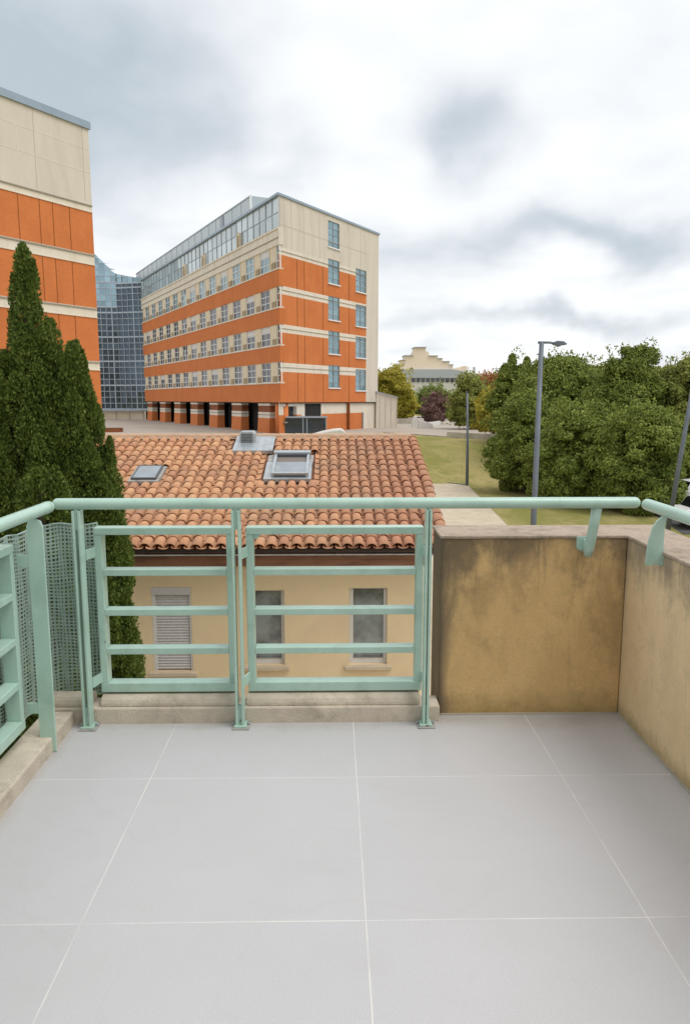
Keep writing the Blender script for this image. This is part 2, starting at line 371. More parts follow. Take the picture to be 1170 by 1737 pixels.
# ------------------------------------------------------------------ object helpers
def link(o, parent=None):
    COL.objects.link(o)
    if parent is not None: o.parent = parent
    return o
def worldloc(o):
    mat = Matrix.Identity(4); ch = []
    while o is not None: ch.append(o); o = o.parent
    for q in reversed(ch): mat = mat @ Matrix.Translation(q.location) @ q.rotation_euler.to_matrix().to_4x4()
    return mat
def tag(o, label=None, cat=None, group=None, kind=None):
    if label: o['label'] = label
    if cat: o['category'] = cat
    if group: o['group'] = group
    if kind: o['kind'] = kind
    return o
def thing(name, loc, label, cat, group=None, rz=0):
    o = bpy.data.objects.new(name, None); o.location = loc; o.rotation_euler = (0, 0, rz); o.empty_display_size = .2
    link(o); return tag(o, label, cat, group)
def copytree(o, parent=None):
    c = o.copy(); link(c, parent)
    for ch in o.children: copytree(ch, c)
    return c

class MB:
    def __init__(s): s.v = []; s.f = []; s.m = []; s.mats = []; s.fr = None; s.sm = []
    def mi(s, mat):
        if mat not in s.mats: s.mats.append(mat)
        return s.mats.index(mat)
    def frame(s, P=None, d=None, n=None):   # local (u, w, z): P + u*d + w*n + z
        s.fr = None if P is None else (np.array(P, float), np.array(d, float), np.array(n, float))
    def pt(s, p):
        if s.fr:
            P, d, n = s.fr; q = P + p[0]*d + p[1]*n; return (q[0], q[1], P[2]+p[2])
        return tuple(float(a) for a in p)
    def add(s, vs, fs, mat, smooth=False):
        b = len(s.v); s.v += [s.pt(p) for p in vs]; k = s.mi(mat)
        for f in fs: s.f.append([b+i for i in f]); s.m.append(k); s.sm.append(smooth)
    def box(s, x0, x1, y0, y1, z0, z1, mat):
        s.add([(x0, y0, z0), (x1, y0, z0), (x1, y1, z0), (x0, y1, z0), (x0, y0, z1), (x1, y0, z1), (x1, y1, z1), (x0, y1, z1)],
              [(0, 3, 2, 1), (4, 5, 6, 7), (0, 1, 5, 4), (1, 2, 6, 5), (2, 3, 7, 6), (3, 0, 4, 7)], mat)
    def quad(s, a, b, c, d, mat): s.add([a, b, c, d], [(0, 1, 2, 3)], mat)
    def prism(s, poly, z0, z1, mat):
        n = len(poly)
        s.add([(p[0], p[1], z0) for p in poly]+[(p[0], p[1], z1) for p in poly],
              [tuple(range(n-1, -1, -1)), tuple(range(n, 2*n))]+[(i, (i+1) % n, n+(i+1) % n, n+i) for i in range(n)], mat)
    def extr(s, poly, a0, a1, mat, axis='x'):   # poly in the plane normal to the axis
        n = len(poly)
        mk = {'x': lambda p, a: (a, p[0], p[1]), 'y': lambda p, a: (p[0], a, p[1])}[axis]
        s.add([mk(p, a0) for p in poly]+[mk(p, a1) for p in poly],
              [tuple(range(n-1, -1, -1)), tuple(range(n, 2*n))]+[(i, (i+1) % n, n+(i+1) % n, n+i) for i in range(n)], mat)
    def tube(s, pts, rad, mat, n=12, caps=True):
        pts = [Vector(p) for p in pts]; rad = rad if isinstance(rad, (list, tuple)) else [rad]*len(pts)
        vs = []; fs = []
        up0 = None
        for i, p in enumerate(pts):
            t = (pts[min(i+1, len(pts)-1)]-pts[max(i-1, 0)])
            t = t.normalized() if t.length > 1e-9 else Vector((0, 0, 1))
            if up0 is None: up0 = Vector((0, 0, 1)) if abs(t.z) < .9 else Vector((1, 0, 0))
            a = t.cross(up0).normalized(); b = t.cross(a).normalized()
            for k in range(n):
                th = 2*math.pi*k/n; q = p+(a*math.cos(th)+b*math.sin(th))*rad[i]; vs.append(tuple(q))
        for i in range(len(pts)-1):
            for k in range(n): fs.append((i*n+k, i*n+(k+1) % n, (i+1)*n+(k+1) % n, (i+1)*n+k))
        s.add(vs, fs, mat, True)
        if caps:
            b = len(s.v)-len(vs); k = s.mi(mat)
            s.f.append([b+j for j in range(n)][::-1]); s.m.append(k); s.sm.append(False)
            s.f.append([b+(len(pts)-1)*n+j for j in range(n)]); s.m.append(k); s.sm.append(False)
    def build(s, name, parent=None, origin=None, bevel=0, loc=None, rz=0, local=False, segs=2):
        me = bpy.data.meshes.new(name)
        if local or (parent is None and origin is None): T = Matrix.Identity(4)
        elif parent is not None: T = worldloc(parent).inverted()
        else: T = Matrix.Translation(-Vector(origin))
        me.from_pydata([tuple(T @ Vector(v)) for v in s.v], [], s.f)
        for q in s.mats: me.materials.append(M[q])
        me.polygons.foreach_set('material_index', s.m); me.polygons.foreach_set('use_smooth', s.sm)
        bm = bmesh.new(); bm.from_mesh(me); bmesh.ops.recalc_face_normals(bm, faces=bm.faces); bm.to_mesh(me); bm.free()
        o = bpy.data.objects.new(name, me); link(o, parent)
        if origin is not None and parent is None: o.location = origin
        if loc is not None: o.location = loc; o.rotation_euler = (0, 0, rz)
        if bevel:
            b = o.modifiers.new('bevel', 'BEVEL'); b.width = bevel; b.segments = segs; b.limit_method = 'ANGLE'; b.angle_limit = R_(40)
        return o

def npmesh(name, V, F, mat, parent=None, origin=(0, 0, 0), smooth=False):
    V = np.asarray(V, np.float32)-np.asarray(origin, np.float32); F = np.asarray(F, np.int32); k = F.shape[1]
    me = bpy.data.meshes.new(name)
    me.vertices.add(len(V)); me.vertices.foreach_set('co', V.ravel())
    me.loops.add(F.size); me.loops.foreach_set('vertex_index', F.ravel())
    me.polygons.add(len(F)); me.polygons.foreach_set('loop_start', np.arange(0, F.size, k, dtype=np.int32))
    me.polygons.foreach_set('loop_total', np.full(len(F), k, np.int32))
    if smooth: me.polygons.foreach_set('use_smooth', np.ones(len(F), bool))
    me.materials.append(M[mat]); me.update(calc_edges=True); me.validate()
    o = bpy.data.objects.new(name, me); return link(o, parent)

# ================================================================== SETTING: terrain, plaza, path
GZ, PZ = -4.345, -2.05
def ground_z(x, y):
    t = min(max((y-50)/13.0, 0), 1); return GZ+(PZ-GZ)*t*t*(3-2*t)
xs = np.concatenate([np.linspace(-1500, -150, 8), np.linspace(-120, 150, 55), np.linspace(200, 1500, 8)])
ys = np.concatenate([np.linspace(-900, -60, 6), np.linspace(-30, 48, 14), np.linspace(49, 65, 33), np.linspace(70, 300, 24), np.linspace(400, 2500, 10)])
V = [(x, y, ground_z(x, y)) for y in ys for x in xs]; nx = len(xs)
F = [(j*nx+i, j*nx+i+1, (j+1)*nx+i+1, (j+1)*nx+i) for j in range(len(ys)-1) for i in range(nx-1)]
g = npmesh('ground', V, F, 'lawn_grass', smooth=True); tag(g, kind='structure')
def sheet(name, poly, z, mat):
    mb = MB(); mb.add([(x, y, z) for x, y in poly], [tuple(range(len(poly)))], mat); return tag(mb.build(name), kind='structure')
sheet('plaza', [(-70, 63), (3, 63), (5.2, 77), (8.4, 73.3), (10.8, 68.9), (14.9, 63.4), (24, 63), (34, 90), (24, 160), (-70, 160)], PZ+.004, 'plaza_paving')
sheet('path', [(-9, 5), (7.7, 5), (7.9, 20), (8.15, 34), (9.22, 49.7), (6.69, 53), (2.5, 53.5), (-9, 52)], GZ+.02, 'path_gravel')
sheet('parking_lot', [(15.2, 31.2), (60, 28), (70, 60), (22, 52), (17, 40)], GZ+.006, 'asphalt')
mb = MB()
def strip(mb, pts, wd, z0, h, mat):
    for (a, b) in zip(pts[:-1], pts[1:]):
        a = Vector((*a, 0)); b = Vector((*b, 0)); d = (b-a).normalized(); n = Vector((-d.y, d.x, 0))*wd/2
        q = [a-n, b-n, b+n, a+n]; mb.prism([(p.x, p.y) for p in q], z0, z0+h, mat)
strip(mb, [(1.5, 53.7), (6.69, 53.0)], .14, GZ-.1, .17, 'zinc_dark'); strip(mb, [(6.7, 53.0), (9.2, 49.73)], .14, GZ-.1, .17, 'zinc_dark')

tag(mb.build('path_kerb'), kind='structure')

# ================================================================== BALCONY
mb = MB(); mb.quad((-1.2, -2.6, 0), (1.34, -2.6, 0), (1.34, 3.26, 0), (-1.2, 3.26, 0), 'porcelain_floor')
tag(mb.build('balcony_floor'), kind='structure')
mb = MB(); mb.box(-1.29, 1.57, -2.6, 3.303, -.22, -.004, 'concrete'); tag(mb.build('balcony_slab'), kind='structure')

# parapet wall, L-shaped in plan
pw = thing('parapet_wall', (1.33, 3.25, 0), 'ochre rendered parapet with dark weather stains wrapping the right corner of the balcony', 'wall')
ZT = .835
mb = MB(); mb.box(.492, 1.333, 3.25, 3.525, -.24, ZT, 'stained_ochre'); mb.build('front_panel', pw, bevel=.006)
mb = MB(); mb.box(1.335, 1.575, -2.59, 3.525, -.24, ZT, 'stained_beige'); o = mb.build('side_panel', pw, bevel=.006); o['label'] = 'paler beige side wall with green algae at its foot'
mb = MB(); mb.prism([(.486, 3.244), (1.327, 3.244), (1.327, -2.59), (1.581, -2.59), (1.581, 3.531), (.486, 3.531)], ZT, ZT+.014, 'aggregate_coping')
mb.build('coping', pw, bevel=.004)
mb = MB(); mb.box(.50, 1.327, 3.243, 3.2495, .0005, .008, 'low_wall'); mb.box(1.327, 1.3345, -2.59, 3.249, .0005, .008, 'low_wall'); mb.build('joint_strip', pw)

# unseen front of the balcony's house, added behind the viewer to shade railing and parapet
mb = MB(); mb.box(-8, 8, -2.9, -2.6, GZ-.3, 5.5, 'pale_render'); tag(mb.build('shading_house_front', origin=(0, -2.75, GZ)), 'pale rendered house front carrying the balcony, added unseen behind the viewer for its shade', 'building')
# kerbs
mb = MB(); mb.box(-1.30, .487, 3.176, 3.305, -.1, .074, 'concrete')
tag(mb.build('kerb', origin=(-.4, 3.2, 0), bevel=.006), 'low grey concrete step running under the front railing', 'kerb')
mb = MB(); mb.box(-1.300, -1.166, -2.59, 3.172, -.1, .066, 'concrete')
tag(mb.build('kerb', origin=(-1.23, 1.5, 0), bevel=.008), 'low concrete kerb along the floor under the left railing', 'kerb')
def upstand(x0, x1, label):
    mb = MB(); prof = [(3.192, .0745), (3.193, .090), (3.199, .105), (3.211, .115), (3.232, .1195), (3.262, .120), (3.288, .113), (3.300, .095), (3.300, .0745)]
    mb.extr(prof, x0, x1, 'concrete', 'x')
    return tag(mb.build('kerb_block', origin=((x0+x1)/2, 3.3, .0745), bevel=.004), label, 'kerb block', 'rounded blocks under the front railing')
upstand(-1.052, -.437, 'rounded concrete block on the step between the left and middle railing posts')
upstand(-.392, .398, 'longest rounded concrete block on the step between the middle post and the ochre parapet')
upstand(-1.30, -1.10, 'short stained concrete block in the corner in front of the mesh screen')

# ---- front railing
fr = thing('railing', (-.41, 3.142, 0), 'mint green front railing with two barred panels ending on the ochre parapet', 'railing')
def handrail(P0, P1, r, parent, name='handrail'):
    P0, P1 = Vector(P0), Vector(P1); d = (P1-P0).normalized(); pts = []; rad = []
    for a in (88, 60, 35, 15, 0): pts.append(P0+d*(r*(1-math.sin(R_(a))))); rad.append(r*math.cos(R_(a)))
    for a in (0, 15, 35, 60, 88): pts.append(P1-d*(r*(1-math.sin(R_(a))))); rad.append(r*math.cos(R_(a)))
    mb = MB(); mb.tube(pts, rad, 'mint_paint', 24); return mb.build(name, parent)
HZ = 1.013
handrail((-1.196, 3.142, HZ), (1.333, 3.142, HZ), .0245, fr)
def plate_yz(mb, x0, x1, y0, y1, z0, z1): mb.box(x0, x1, y0, y1, z0, z1, 'mint_paint')
for i, (x, gap) in enumerate([(-1.092, .014), (-.414, .016), (.416, .006)]):
    mb = MB(); th = .011
    for sx in (-1, 1):
        xa = x+sx*(gap/2+th/2)
        mb.box(xa-th/2, xa+th/2, 3.118, 3.168, .012, .985, 'mint_paint')
    post = mb.build('post', fr, bevel=.0025)
    for za, zb in ((.012, .10), (.90, .992)):
        mb = MB(); mb.box(x-gap/2, x+gap/2, 3.130, 3.156, za, zb, 'mint_paint'); mb.build('spacer', post)
    mb = MB(); mb.box(x-.036, x+.042, 3.100, 3.174, .0005, .006, 'lead_skirt'); mb.box(x-.027, x+.029, 3.109, 3.172, .006, .015, 'mint_paint')
    mb.tube([(x+.035, 3.15, .007), (x+.035, 3.15, .018)], .008, 'zinc', 10); mb.tube([(x-.034, 3.15, .007), (x-.034, 3.15, .016)], .007, 'zinc', 10)
    mb.build('foot_plate', fr, bevel=.002)
BZ = [(.861, .893, True), (.674, .703, False), (.490, .519, False), (.308, .337, False), (.129, .172, True)]
def panel(x0, x1, y0, y1, parent, gusset=False):
    p = None
    mb = MB(); W = .032
    mb.box(x0, x1, y0, y1, BZ[0][0], BZ[0][1], 'mint_paint'); mb.box(x0, x1, y0, y1, BZ[4][0], BZ[4][1], 'mint_paint')
    mb.box(x0, x0+W, y0+.0015, y1-.0015, BZ[4][1], BZ[0][0], 'mint_paint'); mb.box(x1-W, x1, y0+.0015, y1-.0015, BZ[4][1], BZ[0][0], 'mint_paint')
    if gusset: mb.extr([(x0+W, BZ[0][0]), (x0+W+.035, BZ[0][0]), (x0+W+.02, BZ[0][0]-.02), (x0+W, BZ[0][0]-.024)], y0+.01, y0+.02, 'mint_paint', 'y')
    p = mb.build('panel_frame', parent, bevel=.003)
    for z0, z1, e in BZ:
        if e: continue
        mb = MB(); mb.box(x0+W, x1-W, y0+.002, y1-.002, z0, z1, 'mint_paint'); mb.build('bar', p, bevel=.003)
    return p
YF0, YF1 = 3.228, 3.293
panel(-1.056, -.440, YF0, YF1, fr); panel(-.385, .408, YF0, YF1, fr, True)
for x, s in [(-1.072, 1), (-.43, -1), (-.398, 1), (.424, -1)]:      # flat brackets from posts back to the panels
    for z in (.785, .20):
        mb = MB(); xx = x+s*.004
        mb.add([(x-.004, 3.165, z-.022), (x+.004, 3.165, z-.022), (x+s*.02+.004, YF0+.01, z-.022), (x+s*.02-.004, YF0+.01, z-.022),
                (x-.004, 3.165, z+.022), (x+.004, 3.165, z+.022), (x+s*.02+.004, YF0+.01, z+.022), (x+s*.02-.004, YF0+.01, z+.022)],
               [(0, 3, 2, 1), (4, 5, 6, 7), (0, 1, 5, 4), (1, 2, 6, 5), (2, 3, 7, 6), (3, 0, 4, 7)], 'mint_paint')
        mb.build('bracket', fr)
# stub on the parapet
mb = MB(); mb.tube([(1.150, 3.150, HZ-.01), (1.147, 3.175, .90), (1.143, 3.205, .80), (1.142, 3.212, .765)], [.022, .022, .022, .019], 'mint_paint', 16)
ws = mb.build('wall_stub', fr)
mb = MB(); mb.extr([(1.098, .845), (1.098, .80), (1.106, .785), (1.150, .768), (1.172, .785), (1.172, .845)], 3.238, 3.2515, 'mint_paint', 'y')
mb.box(1.125, 1.16, 3.21, 3.238, .79, .835, 'mint_paint'); mb.build('wall_plate', ws, bevel=.002)

# ---- left railing
lr = thing('railing', (-1.19, 2.91, 0), 'mint green side railing on the left kerb with a mesh screen behind it', 'railing')
handrail((-1.203, -2.4, HZ), (-1.178, 3.075, HZ), .0245, lr)
mb = MB(); mb.tube([(-1.1782, 3.03, HZ), (-1.1780, 3.034, HZ)], .0258, 'mint_paint', 24); mb.build('end_cap', lr)
def xzplate(x0, x1, y0, y1, z0, z1, parent, name='post'):
    pr = [(x0, z0), (x1, z0), (x1, z1-.035), (x1-.008, z1-.012), ((x0+x1)/2, z1), (x0+.008, z1-.012), (x0, z1-.035)]
    mb = MB(); mb.extr(pr, y0, y1, 'mint_paint', 'y'); return mb.build(name, parent, bevel=.002)
for yy in (2.908, 1.55, .20):
    p = xzplate(-1.216, -1.151, yy, yy+.012, .002, .988, lr)
    for za, zb in ((.79, .84), (.17, .215)):
        mb = MB(); mb.box(-1.262, -1.216, yy+.001, yy+.010, za, zb, 'mint_paint'); mb.build('bracket', p)
def sidepanel(y0, y1, x0, x1, parent):
    mb = MB(); W = .032
    mb.box(x0, x1, y0, y1, BZ[0][0], BZ[0][1], 'mint_paint'); mb.box(x0, x1, y0, y1, BZ[4][0], BZ[4][1], 'mint_paint')
    mb.box(x0+.0015, x1-.0015, y0, y0+W, BZ[4][1], BZ[0][0], 'mint_paint'); mb.box(x0+.0015, x1-.0015, y1-W, y1, BZ[4][1], BZ[0][0], 'mint_paint')
    p = mb.build('panel_frame', parent, bevel=.003)
    for z0, z1, e in BZ:
        if e: continue
        mb = MB(); mb.box(x0+.002, x1-.002, y0+W, y1-W, z0, z1, 'mint_paint'); mb.build('bar', p, bevel=.003)
sidepanel(1.62, 2.862, -1.312, -1.250, lr); sidepanel(.27, 1.50, -1.312, -1.250, lr)

# ---- right handrail on the side wall
rr = thing('handrail', (1.33, 2.9, ZT), 'mint green handrail running along the right side wall on a rounded plate bracket', 'handrail')
handrail((1.339, -2.4, HZ), (1.339, 3.105, HZ), .0245, rr, 'rail_tube')
for yy in (2.885, 1.5, .2):
    pr = [(1.262, .800), (1.266, .792), (1.278, .790), (1.290, .795), (1.306, .796), (1.322, .790), (1.332, .792), (1.3345, .80), (1.3345, .865), (1.330, .868),
          (1.330, .94), (1.335, .985), (1.338, .995), (1.318, .992), (1.298, .975), (1.282, .95), (1.270, .90), (1.264, .85)]
    mb = MB(); mb.extr(pr, yy, yy+.010, 'mint_paint', 'y'); mb.build('bracket', rr, bevel=.0015)

# ---- mesh wind screen
sc = thing('mesh_screen', (-1.32, 2.6, .1), 'pale green woven plastic mesh screen tied behind the left railing', 'screen')
def curtain(L, path):     # s in metres along the path, folded a little
    for (a, b) in zip(path[:-1], path[1:]):
        d = math.dist(a, b)
        if L <= d or b is path[-1]: t = L/d; return (a[0]+(b[0]-a[0])*t, a[1]+(b[1]-a[1])*t, (-(b[1]-a[1])/d, (b[0]-a[0])/d))
        L -= d
PATH = [(-1.335, 1.30), (-1.335, 3.22), (-1.315, 3.30), (-1.27, 3.33), (-1.07, 3.33)]
TL = sum(math.dist(a, b) for a, b in zip(PATH[:-1], PATH[1:])); Z0, Z1 = .085, .893
def scpt(s, z):
    x, y, n = curtain(min(max(s, 0), TL), PATH)
    f = .006*math.sin(s*19+1.5*math.sin(z*3))*(.3+.9*(z-Z0)/(Z1-Z0)) + .004*math.sin(s*71+z*5)
    zz = z+.004*math.sin(s*33+z*9)+.003*math.sin(s*9)
    return np.array((x+n[0]*f, y+n[1]*f, zz))
Vv = []; Ff = []
def ribbon(pts, wv):
    b = len(Vv)
    for p in pts: Vv.append(p-wv); Vv.append(p+wv)
    for i in range(len(pts)-1): Ff.append((b+2*i, b+2*i+2, b+2*i+3, b+2*i+1))
ns = int(TL/.0165)
for i in range(ns+1):
    s = TL*i/ns
    a = scpt(s-.002, .5); c = scpt(s+.002, .5); dv = (c-a); dv /= max(np.linalg.norm(dv), 1e-6)
    wdt = .0043*(1+.35*random.random())*(1.9 if i % 9 == 4 else 1); jj = random.uniform(-.0022, .0022)
    ribbon([scpt(s+jj+.0018*math.sin(z*21+i*1.7), z) for z in np.linspace(Z0, Z1, 34)], dv*wdt)
nz = int((Z1-Z0)/.0165)
for k in range(nz+1):
    z = Z0+(Z1-Z0)*k/nz
    jz = random.uniform(-.0015, .0015)
    ribbon([scpt(s, z+jz+.0015*math.sin(s*27+k)) + np.array((.0012, -.0012, 0)) for s in np.linspace(0, TL, 150)], np.array((0, 0, .0040)))
npmesh('mesh', Vv, Ff, 'mesh_screen', sc, (-1.32, 2.6, .1))
mb = MB(); mb.tube([scpt(s, Z1) for s in np.linspace(0, TL, 90)], .0035, 'mesh_screen', 6); mb.build('top_edge', sc)
mb = MB(); mb.tube([scpt(s, Z0)+np.array((0, 0, -.004*math.sin(s*40))) for s in np.linspace(0, TL, 90)], .004, 'mesh_screen', 6); mb.build('bottom_edge', sc)

# ================================================================== TILED HOUSE
HE, HRY = 11.0, 16.05; TA = math.atan(.277); ZE = -.742; ZR = ZE+(HRY-HE)*math.tan(TA)
HX0, HX1 = -6.45, 1.70
hs = thing('tiled_house', (-2.4, 11.35, GZ), 'low cream house with a clay tiled roof and skylights below the balcony', 'house')
WY = 11.36; WT = -.90
holes = [(-2.86, -2.235, -2.86, -1.475), (-1.37, -.765, -2.77, -1.53), (.265, .872, -2.77, -1.50)]
def wallgrid(mb, us, zs, pick, w=0., back=-.25, P=None):
    """front faces of a wall plane cut in cells; pick(u,z) -> material or None (hole, gets reveals)"""
    us = sorted(set(us)); zs = sorted(set(zs)); g = {}
    for i in range(len(us)-1):
        for j in range(len(zs)-1): g[i, j] = pick((us[i]+us[i+1])/2, (zs[j]+zs[j+1])/2)
    for (i, j), mt in g.items():
        if mt: mb.quad((us[i], w, zs[j]), (us[i+1], w, zs[j]), (us[i+1], w, zs[j+1]), (us[i], w, zs[j+1]), mt)
        else:
            for (di, dj, a, b) in [(-1, 0, (us[i], zs[j]), (us[i], zs[j+1])), (1, 0, (us[i+1], zs[j]), (us[i+1], zs[j+1])),
                                   (0, -1, (us[i], zs[j]), (us[i+1], zs[j])), (0, 1, (us[i], zs[j+1]), (us[i+1], zs[j+1]))]:
                m2 = g.get((i+di, j+dj))
                if m2: mb.quad((a[0], w, a[1]), (b[0], w, b[1]), (b[0], back, b[1]), (a[0], back, a[1]), m2)
mb = MB(); mb.frame((0, WY, 0), (1, 0, 0), (0, -1, 0))
us = [HX0+.3, 1.42]; zs = [GZ-.3, WT]
for h in holes: us += h[:2]; zs += h[2:]
wallgrid(mb, us, zs, lambda u, z: None if any(h[0] < u < h[1] and h[2] < z < h[3] for h in holes) else 'house_render', 0, -.16)
mb.frame()
mb.quad((1.42, WY, GZ-.3), (1.42, 20.8, GZ-.3), (1.42, 20.8, -.9), (1.42, WY, -.9), 'house_render')
mb.add([(1.42, WY, -.9), (1.42, 20.8, -.9), (1.42, HRY, ZR-.12)], [(0, 1, 2)], 'house_render')
mb.quad((HX0+.3, WY, GZ-.3), (HX0+.3, 20.8, GZ-.3), (HX0+.3, 20.8, -.9), (HX0+.3, WY, -.9), 'house_render')
mb.add([(HX0+.3, WY, -.9), (HX0+.3, 20.8, -.9), (HX0+.3, HRY, ZR-.12)], [(0, 1, 2)], 'house_render')
mb.quad((HX0+.3, 20.8, GZ-.3), (1.42, 20.8, GZ-.3), (1.42, 20.8, -.9), (HX0+.3, 20.8, -.9), 'house_render')
mb.build('wall', hs)
mb = MB(); mb.box(HX0+.3, 1.46, WY-.10, WY+.2, -1.12, -.99, 'genoise'); mb.box(HX0+.3, 1.47, WY-.19, WY+.2, -.987, -.865, 'genoise'); mb.build('cornice', hs, bevel=.008)
mb = MB(); mb.box(HX0, 1.66, 11.02, 11.20, -.905, -.86, 'gutter_dark'); mb.box(HX0, 1.665, 10.995, 11.015, -.895, -.875, 'gutter_light'); mb.box(HX0, 1.66, 11.015, 11.03, -.84, -.80, 'gutter_dark')
mb.build('gutter', hs, bevel=.003)
# windows
for k, (x0, x1, z0, z1) in enumerate(holes):
    yb = WY+.12
    mb = MB(); mb.box(x0-.075, x1+.075, WY-.07, WY+.155, z0-.075, z0-.004, 'sill_stone')
    si = mb.build('window_sill', hs, bevel=.01)
    if k == 0:
        mb = MB(); mb.box(x0+.002, x1-.002, WY-.005, WY+.12, z1-.125, z1-.002, 'shutter_grey'); wn = mb.build('window', hs, bevel=.004); wn['label'] = 'window closed by a pale roller shutter'
        mb = MB(); n = 27; hh = (z1-.125-z0-.02)/n
        for i in range(n):
            za = z0+.012+i*hh; mb.add([(x0+.05, WY+.052, za), (x1-.03, WY+.052, za), (x1-.03, WY+.052, za+hh*.2), (x0+.05, WY+.052, za+hh*.2), (x0+.05, WY+.036, za+hh*.55), (x1-.03, WY+.036, za+hh*.55), (x1-.03, WY+.052, za+hh), (x0+.05, WY+.052, za+hh)],
                                      [(0, 1, 2, 3), (3, 2, 5, 4), (4, 5, 6, 7)], 'shutter_grey')
        mb.build('shutter', wn)
        mb = MB(); mb.box(x0+.002, x0+.05, WY+.01, WY+.07, z0+.002, z1-.126, 'pvc_white'); mb.box(x1-.03, x1-.002, WY+.01, WY+.07, z0+.002, z1-.126, 'pvc_white'); mb.build('frame', wn)
    else:
        mb = MB(); mb.quad((x0+.02, yb-.005, z0+.02), (x1-.02, yb-.005, z0+.02), (x1-.02, yb-.005, z1-.02), (x0+.02, yb-.005, z1-.02), 'house_glass'); wn = mb.build('window', hs)
        mb = MB(); f = .055
        mb.box(x0, x0+f*(1.2 if k == 2 else 1), yb-.04, yb, z0, z1, 'pvc_white'); mb.box(x1-f, x1, yb-.04, yb, z0, z1, 'pvc_white')
        mb.box(x0+f*1.2, x1-f, yb-.038, yb, z0, z0+.085, 'pvc_white'); mb.box(x0+f*1.2, x1-f, yb-.038, yb, z1-.03, z1, 'pvc_white')
        mb.box(x0+f*1.2, x1-f, yb-.045, yb-.038, z0+.085, z0+.1, 'joint')
        mb.build('frame', wn, bevel=.004)
# roof slabs and tiles
rf = MB()
for (ya, za, yb_, zb) in [(HE+.03, ZE-.11, HRY, ZR-.10), (2*HRY-HE-.03, ZE-.11, HRY, ZR-.10)]:
    rf.add([(HX0, ya, za), (HX1+.02, ya, za), (HX1+.02, yb_, zb), (HX0, yb_, zb), (HX0, ya, za+.05), (HX1+.02, ya, za+.05), (HX1+.02, yb_, zb+.05), (HX0, yb_, zb+.05)],
           [(0, 3, 2, 1), (4, 5, 6, 7), (0, 1, 5, 4), (1, 2, 6, 5), (2, 3, 7, 6), (3, 0, 4, 7)], 'roof_bed')
roof = rf.build('roof', hs)
def roofpt(x, s, h, back=False):         # s along the slope from the eave, h above it
    y = HE+s*math.cos(TA)-h*math.sin(TA); z = ZE+s*math.sin(TA)+h*math.cos(TA)
    return (x, 2*HRY-y if back else y, z)
PIT = .1905; NC = int(round((HX1-HX0)/PIT)); EXPO = .285; SL = (HRY-HE)/math.cos(TA); NR = int(SL/EXPO)+1
cut = [(-3.66, -3.14, 13.48, 14.16), (-1.26, -.36, 13.55, 14.93), (-2.04, -1.20, 15.02, 15.98)]
def tiles(back):
    V = []; F = []; na = 8
    for c in range(NC+1):
        xc = HX0+c*PIT; last = c == NC; jc = random.uniform(-.006, .006)
        for r in range(NR):
            s0 = r*EXPO-.02+random.uniform(-.022, .022); s1 = min(s0+EXPO+.07, SL+.01)
            ym = HE+(s0+.12)*math.cos(TA)
            if not back and any(a-.075 < xc < b+.075 and y0-.02 < ym < y1+.04 for a, b, y0, y1 in cut): continue
            r0 = .088 if not last else .100; r1 = .070 if not last else .080
            jx = random.uniform(-.010, .010)+jc; rise = .015+random.uniform(-.003, .005); tw = random.uniform(-.008, .008)
            b = len(V)
            for (s, rad, h, dxx) in [(s0, r0, rise, 0), (s1, r1, .004, tw), (s0, r0-.014, rise, 0), (s0+.06, r0-.016, rise, 0)]:
                for k in range(na+1):
                    th = math.pi*k/na
                    V.append(roofpt(xc+jx+dxx-math.cos(th)*rad, s, h-.028+math.sin(th)*rad*.78, back))
            n = na+1
            for k in range(na):
                F.append((b+k, b+k+1, b+n+k+1, b+n+k)); F.append((b+2*n+k, b+2*n+k+1, b+k+1, b+k)); F.append((b+3*n+k, b+3*n+k+1, b+2*n+k+1, b+2*n+k))
        if c < NC:     # pan tiles
            xp = xc+PIT/2
            for r in range(NR):
                s0 = r*EXPO-.05+random.uniform(-.01, .01); s1 = min(s0+EXPO+.06, SL)
                ym = HE+(s0+.12)*math.cos(TA)
                if not back and any(a-.02 < xp < b_+.02 and y0-.02 < ym < y1+.04 for a, b_, y0, y1 in cut): continue
                b = len(V)
                for (s, h) in [(s0, .012), (s1, -.010)]:
                    for k in range(5):
                        th = math.pi*(k/4); V.append(roofpt(xp-math.cos(th)*.078, s, h-.008-math.sin(th)*.030, back))
                for k in range(4): F.append((b+k, b+k+1, b+5+k+1, b+5+k))
    return npmesh('roof_tiles', V, F, 'clay_tile', roof, hs.location, smooth=True)
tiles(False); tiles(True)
mb = MB()
mb.extr([(HRY-.16, ZR-.04), (HRY-.12, ZR+.045), (HRY+.12, ZR+.045), (HRY+.16, ZR-.04)], HX0-.02, HX1-.05, 'mortar', 'x')
for i in range(23):
    x0 = HX0+i*.354; x1 = x0+.40
    pts = [(x0, 0)]; 
    V = []; na = 8
    for (xx, rad) in [(x0, .105), (x1, .09)]:
        for k in range(na+1):
            th = math.pi*k/na; V.append((min(xx, HX1), HRY-math.cos(th)*rad*1.15, ZR+.0+math.sin(th)*rad*.62+.01))
    mb.add(V, [(k, k+1, na+2+k, na+1+k) for k in range(na)], 'mortar', True)
mb.build('ridge', roof)
